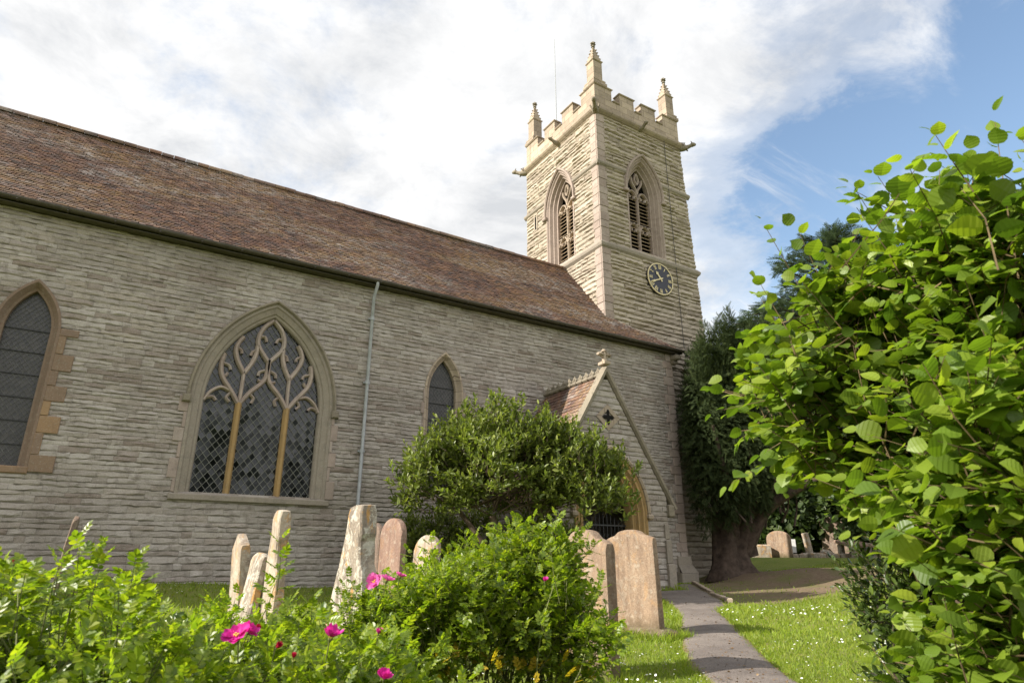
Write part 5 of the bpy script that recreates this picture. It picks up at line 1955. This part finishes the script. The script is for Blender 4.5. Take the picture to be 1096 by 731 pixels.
# ------------------------------------------------------------------ yew
def yew():
    r = np.random.default_rng(91)
    loc = (18.35, 15.1)
    zb = gz(*loc)
    root = thing('yew_tree', (*loc, zb), 'big old dark yew with drooping foliage and a spreading trunk by the tower', 'tree')
    tr = MB()
    a = np.linspace(0, 6.283, 28, endpoint=False)
    ringsT = []
    for z, rad in ((-.3, .95), (.0, .80), (.25, .66), (.7, .56), (1.3, .52), (1.9, .46)):
        fl = 1 + .16 * np.sin(a * 5 + .6 + z * .3) + .08 * np.sin(a * 9 + 2) + (.25 * np.exp(-((z) / .35) ** 2)) * np.sin(a * 4 + 1)
        ringsT.append(np.stack([loc[0] - .32 + .9 * rad * fl * np.cos(a), loc[1] + .22 + .9 * rad * fl * np.sin(a), np.full(28, zb + z)], -1))
    tr.grid(np.array(ringsT), close_v=True)
    b = np.array([loc[0], loc[1], zb])
    for pts, r0, r1 in (([(.0, .1, .3), (-.3, .0, 1.2), (-.75, -.1, 2.4), (-1.0, 0, 4.2)], .34, .10), ([(.2, 0, .5), (.0, -.1, 1.6), (-.2, -.2, 2.8), (-.1, -.1, 5.2)], .36, .10),
                        ([(-.1, -.1, .6), (.0, -.4, 1.8), (.15, -.7, 3.2), (.4, -.6, 5.4)], .28, .10), ([(.0, -.1, .6), (.35, -.8, 1.9), (.85, -1.9, 2.65), (1.4, -2.9, 3.1), (1.9, -3.5, 3.6), (2.2, -3.7, 4.4)], .30, .05),
                        ([(.1, .3, .7), (.4, .5, 2.0), (.9, .6, 3.4), (1.4, .6, 5.2)], .28, .10), ([(-.1, .0, 1.2), (-.6, -.5, 2.2), (-1.4, -.8, 3.2), (-1.6, -.7, 4.6)], .14, .06),
                        ([(.1, -.3, 1.3), (-.1, -.9, 2.3), (-.5, -1.2, 3.4), (-.6, -1.1, 4.6)], .13, .05), ([(.4, -.9, 2.0), (.7, -1.4, 2.9), (.9, -1.8, 3.8), (.9, -2.1, 5.0)], .14, .05), ([(1.0, -2.1, 2.7), (1.5, -2.3, 3.5), (2.0, -2.4, 4.6)], .10, .05)):
        pth = catmull([b + np.array(p) for p in pts], 7)
        tr.tube(pth, np.linspace(r0, r1, len(pth)), 10, wob=.16)
    for i in range(26):
        q = b + np.array([r.uniform(-1.2, 1.6), r.uniform(-1.6, .4), r.uniform(1.4, 2.4)])
        e = q + np.array([r.normal(0, .5), r.normal(0, .5), r.uniform(1.0, 2.2)])
        tr.tube(catmull([q, (q + e) / 2 + r.normal(0, .1, 3), e], 4), np.linspace(.04, .015, 9), 5, caps=False)
    tr.build('trunk', M['yew_bark'], root, smooth=True)
    cols = []
    for x, y, top, bot, rad in ((16.75, 14.6, 7.7, 4, .27), (17.2, 14.7, 8.3, 4.5, .26), (17.65, 14.4, 8.6, 5, .27), (18.2, 14.4, 9.0, 5, .28), (18.7, 14.0, 8.5, 5, .28), (19.3, 13.8, 8.6, 5, .32), (19.9, 13.4, 7.9, 5, .32), (16.65, 14.75, 7.0, 1.6, .62), (17.05, 15.0, 7.6, 1.8, .60), (17.5, 14.5, 8.0, 2.2, .50), (18.05, 14.9, 8.5, 2.6, .60), (16.85, 14.4, 6.0, 1.7, .42), (17.8, 14.2, 6.6, 2.4, .45), (18.5, 14.2, 7.8, 3.0, .62), (19.0, 14.6, 8.4, 3.0, .75), (19.3, 13.6, 7.4, 2.7, .72), (19.9, 13.9, 8.0, 2.7, .8),
                                (20.1, 12.8, 6.8, 2.7, .8), (20.8, 13.1, 7.4, 2.8, .9), (20.7, 11.9, 6.0, 2.6, .8), (21.6, 12.2, 6.5, 2.7, 1.0), (21.4, 11.0, 5.4, 2.6, .8), (22.2, 11.2, 5.6, 2.5, 1.0), (17.0, 15.4, 6.4, 2.2, .6), (18.0, 15.7, 8.0, 2.6, .8), (19.2, 15.4, 8.2, 2.8, .9), (20.5, 14.6, 7.6, 2.8, 1.0), (17.3, 14.2, 5.6, 2.6, .5), (18.7, 13.5, 5.8, 2.9, .55), (21.9, 13.2, 6.8, 2.6, 1.0), (17.1, 14.2, 4.6, 1.3, .42), (17.6, 13.9, 4.8, 1.7, .40), (18.1, 13.7, 4.6, 1.9, .38), (18.8, 13.4, 4.4, 2.1, .42), (16.9, 15.2, 4.0, .8, .5), (17.5, 14.9, 4.4, 1.5, .5), (19.4, 13.0, 4.8, 2.3, .5), (17.75, 14.25, 3.6, 1.1, .34), (18.25, 13.95, 3.4, 1.5, .32), (17.3, 14.6, 3.4, .9, .36), (20.35, 11.5, 5.4, 2.7, .85), (19.75, 12.4, 5.6, 2.8, .65)):
        cols.append(((x, y, (top + bot) / 2), (rad, rad, (top - bot) / 2), 1.8 if rad < .34 else 1.0))
    P, O = ell_points(r, cols, 30000, (.62, 1.0), -1)
    ax = unit(O * .55 + np.array([0, 0, -.55]) + r.normal(0, .38, P.shape))
    upm = P[:, 2] > np.quantile(P[:, 2], .72)
    ax[upm] = unit(O[upm] * .5 + np.array([0, 0, .75]) + r.normal(0, .3, (upm.sum(), 3)))
    nor = unit(O + r.normal(0, .35, P.shape))
    mb = MB()
    scatter(mb, T_YEW, P, ax, nor, r.uniform(.12, .24, len(P)))
    P2, O2 = ell_points(r, cols, 9000, (.15, .75), -1)
    scatter(mb, T_YEW, P2, unit(r.normal(0, 1, P2.shape) + [0, 0, -.5]), unit(O2 + r.normal(0, .5, P2.shape)), r.uniform(.22, .36, len(P2)))
    mb.build('crown', M['yew_leaf'], root)


yew()


# ------------------------------------------------------------------ cedar and far trees
def cedar(loc, H, label, seed, rad, n=26):
    r = np.random.default_rng(seed)
    zb = gz(*loc)
    root = thing('cedar_tree', (*loc, zb), label, 'tree', 'cedars beyond the churchyard')
    b = np.array([*loc, zb])
    tr = MB()
    tr.tube([b + (0, 0, -.3), b + (.1, 0, H * .4), b + (0, .1, H * .75), b + (.1, .1, H)], [.75, .5, .28, .05], 10, wob=.1)
    P, A, N = [], [], []
    for i in range(n):
        z = H * (.22 + .76 * (i + r.uniform(-.3, .3)) / n)
        ln = rad * (1 - (z / H) ** 2.4) * r.uniform(.7, 1.1) + .8
        for q in range(4):
            a = r.uniform(0, 6.28)
            d = np.array([math.cos(a), math.sin(a), 0])
            rise = r.uniform(.05, .32)
            pth = catmull([b + (0, 0, z), b + d * ln * .5 + (0, 0, z + ln * rise * .7), b + d * ln + (0, 0, z + ln * rise * .8)], 5)
            tr.tube(pth, np.linspace(.10, .025, len(pth)), 5, caps=False)
            m_ = int(ln * 26)
            f = r.uniform(.22, 1.05, m_)
            idx = np.minimum((f * 10).astype(int), len(pth) - 1)
            sd = np.array([-d[1], d[0], 0])
            lat = r.uniform(-1, 1, m_) * ln * .30 * (1.15 - f)
            p = pth[idx] + sd * lat[:, None] + r.normal(0, .07, (m_, 3)) + np.array([0, 0, .08])
            P.append(p); A.append(unit(d + sd * np.sign(lat)[:, None] * .8 + r.normal(0, .3, (m_, 3)) + [0, 0, .1])); N.append(r.normal(0, .3, (m_, 3)) + [0, 0, 1])
    P, A, N = np.vstack(P), np.vstack(A), np.vstack(N)
    mb = MB()
    scatter(mb, T_YEW, P, A, N, r.uniform(.38, .75, len(P)))
    mb.build('crown', M['cedar_leaf'], root)
    tr.build('trunk', M['bark'], root)


cedar((37.6, 21.2), 20.4, 'tall blue green cedar rising behind the hazel', 101, 9.2, 34)
cedar((33.3, 24.9), 14.2, 'shorter cedar with drooping tiers between the yew and the tall cedar', 102, 4.0, 24)


def far_tree(loc, H, rad, label, seed, n=4200, leaf=.36, low=.05):
    r = np.random.default_rng(seed)
    zb = gz(*loc)
    root = thing('far_tree', (*loc, zb), label, 'tree', 'dark trees along the far edge of the churchyard')
    b = np.array([*loc, zb])
    ells = []
    for k in range(9):
        a = r.uniform(0, 6.28); q = rad * r.uniform(.2, .7)
        z = zb + H * r.uniform(.28, .8)
        s = rad * r.uniform(.35, .6)
        ells.append(((b[0] + q * math.cos(a), b[1] + q * math.sin(a), z), (s, s, s * r.uniform(.7, 1.0))))
    for k in range(6):
        a = k * 1.05 + r.uniform(0, .4)
        ells.append(((b[0] + rad * .7 * math.cos(a), b[1] + rad * .7 * math.sin(a), zb + H * (.10 + low)), (rad * .42, rad * .42, H * .16)))
    P, O = ell_points(r, ells, n * 2, (.6, 1.0), -1)
    mb = MB()
    scatter(mb, T_BROAD, P, unit(O * .6 + r.normal(0, .6, P.shape)), unit(O * .5 + r.normal(0, .5, P.shape) + [0, 0, .5]), leaf * r.uniform(.6, 1.3, len(P)))
    mb.build('crown', M['far_leaf'], root)
    tr = MB()
    tr.tube(catmull([b - (0, 0, .3), b + (.1, .1, H * .3), b + (0, .2, H * .75)], 5), np.linspace(.3, .06, 11), 8)
    for e in ells[:9]:
        c = np.array(e[0])
        tr.tube(catmull([b + (0, .1, H * .25), (b + c) / 2 + (0, 0, H * .1), c], 4), np.linspace(.12, .03, 9), 5, caps=False)
    tr.build('trunk', M['bark'], root)


for i, (x, y, H, rad, lb) in enumerate([(30.5, 26.5, 8.0, 3.6, 'dark bushy tree seen through the gap under the yew limb'), (34.0, 22.8, 9.5, 4.0, 'dark spreading tree standing behind the tall far headstone'), (37.2, 18.6, 9.0, 4.0, 'dark tree beyond the table tomb'),
                                        (36.0, 13.5, 8.0, 3.8, 'dark tree largely covered by the hazel leaves'), (27.6, 30.5, 9.0, 4.0, 'dark tree behind the tower base and the yew'), (36.0, 8.0, 7.5, 4.0, 'dark tree at right hidden in gaps of the hazel')]):
    far_tree((x, y), H, rad, lb, 110 + i)
far_tree((33.2, 19.2), 5.0, 2.6, 'lower dark bushy tree directly behind the table tomb', 118, 2500, .34, .12)
far_tree((30.6, 23.2), 5.2, 2.6, 'lower dark bushy tree right behind the rounded headstone', 119, 2500, .34, .12)


for i, (x, y, H, rad, lb) in enumerate([(6.6, -17, 12.0, 3.6, 'tree behind the viewpoint mirrored at left in the big window'), (11.6, -18, 10.5, 3.6, 'tree behind the viewpoint mirrored at right in the big window')]):
    far_tree((x, y), H, rad, lb, 140 + i, 1500, .5)


# ------------------------------------------------------------------ grass and daisies
def lawn_points(r, n):
    out = []
    # by distance from the viewpoint: many near, fewer far
    tot = 0
    while tot < n:
        d = np.exp(r.uniform(math.log(4.2), math.log(30), n))
        a = R(31.7) + r.uniform(R(-42), R(44), n)
        x, y = d * np.sin(a), d * np.cos(a)
        keep = ~in_poly(x, y, PATH_POLY) & (y < 15.9) & ~((np.abs(x - 11.1) < 2.0) & (y > 13.0))
        s = smoothstep(-.45, .45, dist_poly(x, y, SOIL))
        keep &= r.uniform(0, 1, n) > s * .97
        # hardly any needed where the roses cover the ground
        keep &= ~((x < 2.2) & (y < 6.2))
        # crowd them to the open lawn by the path
        bear = np.degrees(np.arctan2(x, y))
        keep &= (r.uniform(0, 1, n) < np.where(bear > 33, 1.0, .45))
        out.append(np.stack([x[keep], y[keep]], -1)); tot += keep.sum()
    return np.vstack(out)[:n]


_L, _R = catmull(PATH_L, 14), catmull(PATH_R, 14)
_d = unit(_R - _L) * .06
PATH_POLY = np.vstack([_L + _d, (_R - _d)[::-1]])


def grass():
    r = np.random.default_rng(121)
    p = lawn_points(r, 95000)
    ex = []
    for x0, y0, x1, y1, m_ in ((6.15, 6.42, 6.72, 6.5, 500), (6.15, 6.45, 6.2, 7.8, 700), (6.6, 6.45, 6.65, 7.7, 250), (3.8, 4.66, 4.15, 4.66, 160), (4.08, 4.7, 4.1, 5.5, 200), (12.4, 12.85, 13.3, 12.85, 120)):
        f = r.uniform(0, 1, m_)
        ex.append(np.stack([x0 + (x1 - x0) * f, y0 + (y1 - y0) * f], -1) + r.normal(0, .05, (m_, 2)))
    for E_, sg in ((_L, -1), (_R, 1)):
        i = r.integers(20, len(E_) - 12, 3500)
        ex.append(E_[i] + sg * unit(_R - _L)[i] * r.uniform(-.05, .06, 3500)[:, None] + r.normal(0, .05, (3500, 2)))
    nlong = sum(len(e) for e in ex[:6])
    n0 = len(p)
    p = np.vstack([p] + ex)
    n = len(p)
    z = ground_z(p[:, 0], p[:, 1]) + .018 * GN(p)
    d = np.hypot(p[:, 0], p[:, 1])
    clump = VNoise(77, 2, 16, 1.5, 9)(p)
    h = (.030 + .030 * r.uniform(0, 1, n) ** 1.5 + .022 * np.clip(clump, -.6, 1)) * np.clip(d / 8, .9, 1.5)
    h[n0:n0 + nlong] *= r.uniform(1.3, 3.0, nlong)
    w = .0042 * np.clip(d / 6, .8, 3.0)
    a = r.uniform(0, 6.28, n)
    sd = np.stack([np.cos(a), np.sin(a), np.zeros(n)], -1) * w[:, None]
    b = np.column_stack([p, z - .006])
    ln = np.column_stack([r.normal(0, .42, (n, 2)), np.ones(n)]) * h[:, None]
    V = np.stack([b - sd, b + sd, b + ln * .55 + sd * .7, b + ln * .55 - sd * .7, b + ln * np.array([1.25, 1.25, 1.0])], 1)
    base = np.arange(n)[:, None] * 5
    mb = MB()
    mb.add(V.reshape(-1, 3), [base + np.array([0, 1, 2, 3]), base + np.array([3, 2, 4])])
    o = mb.build('grass', M['grass_blade'])
    o['kind'] = 'stuff'; o['label'] = 'short mown lawn grass beside the path and around the headstones'; o['category'] = 'grass'


def daisies():
    r = np.random.default_rng(131)
    p = lawn_points(r, 9000)
    k = VNoise(78, 2, 14, .8, 4)(p) + r.normal(0, .2, len(p)) > .16
    p = p[k][:1500]
    n = len(p)
    z = ground_z(p[:, 0], p[:, 1]) + .018 * GN(p) + r.uniform(.035, .075, n)
    d = np.hypot(p[:, 0], p[:, 1])
    a = np.linspace(0, 6.283, 8, endpoint=False)
    rad = r.uniform(.008, .014, n) * np.clip(d / 9, .85, 1.4)
    tilt = r.normal(0, .3, (n, 2))
    V = np.zeros((n, 9, 3))
    V[:, 0] = np.column_stack([p, z + .003])
    for i in range(8):
        dx, dy = np.cos(a[i]) * rad, np.sin(a[i]) * rad
        V[:, 1 + i] = np.column_stack([p[:, 0] + dx, p[:, 1] + dy, z + dx * tilt[:, 0] + dy * tilt[:, 1]])
    base = np.arange(n)[:, None] * 9
    mb = MB()
    mb.add(V.reshape(-1, 3), [np.concatenate([base + np.array([0, 1 + i, 1 + (i + 1) % 8]) for i in range(8)])])
    o = mb.build('daisies', M['daisy'])
    o['kind'] = 'stuff'; o['label'] = 'tiny white daisies scattered over the lawn'; o['category'] = 'daisies'


def litter():
    r = np.random.default_rng(141)
    d = np.exp(r.uniform(math.log(5), math.log(20), 6000)); a = R(31.7) + r.uniform(R(5), R(40), 6000)
    x, y = d * np.sin(a), d * np.cos(a)
    k = in_poly(x, y, PATH_POLY) | (dist_poly(x, y, SOIL) > 0)
    p = np.stack([x[k], y[k]], -1)[:1100]
    n = len(p)
    z = ground_z(p[:, 0], p[:, 1]) + .018 * GN(p) + .046
    pos = np.column_stack([p, z]); an = r.uniform(0, 6.28, n)
    mb = MB()
    scatter(mb, T_BROAD, pos, np.stack([np.cos(an), np.sin(an), r.normal(0, .15, n)], -1), r.normal(0, .3, (n, 3)) + [0, 0, 1], r.uniform(.012, .035, n))
    o = mb.build('leaf_litter', M['dead_leaf'])
    o['kind'] = 'stuff'; o['label'] = 'small dry leaves fallen on the path and bare earth'; o['category'] = 'leaf litter'


grass()
daisies()
litter()
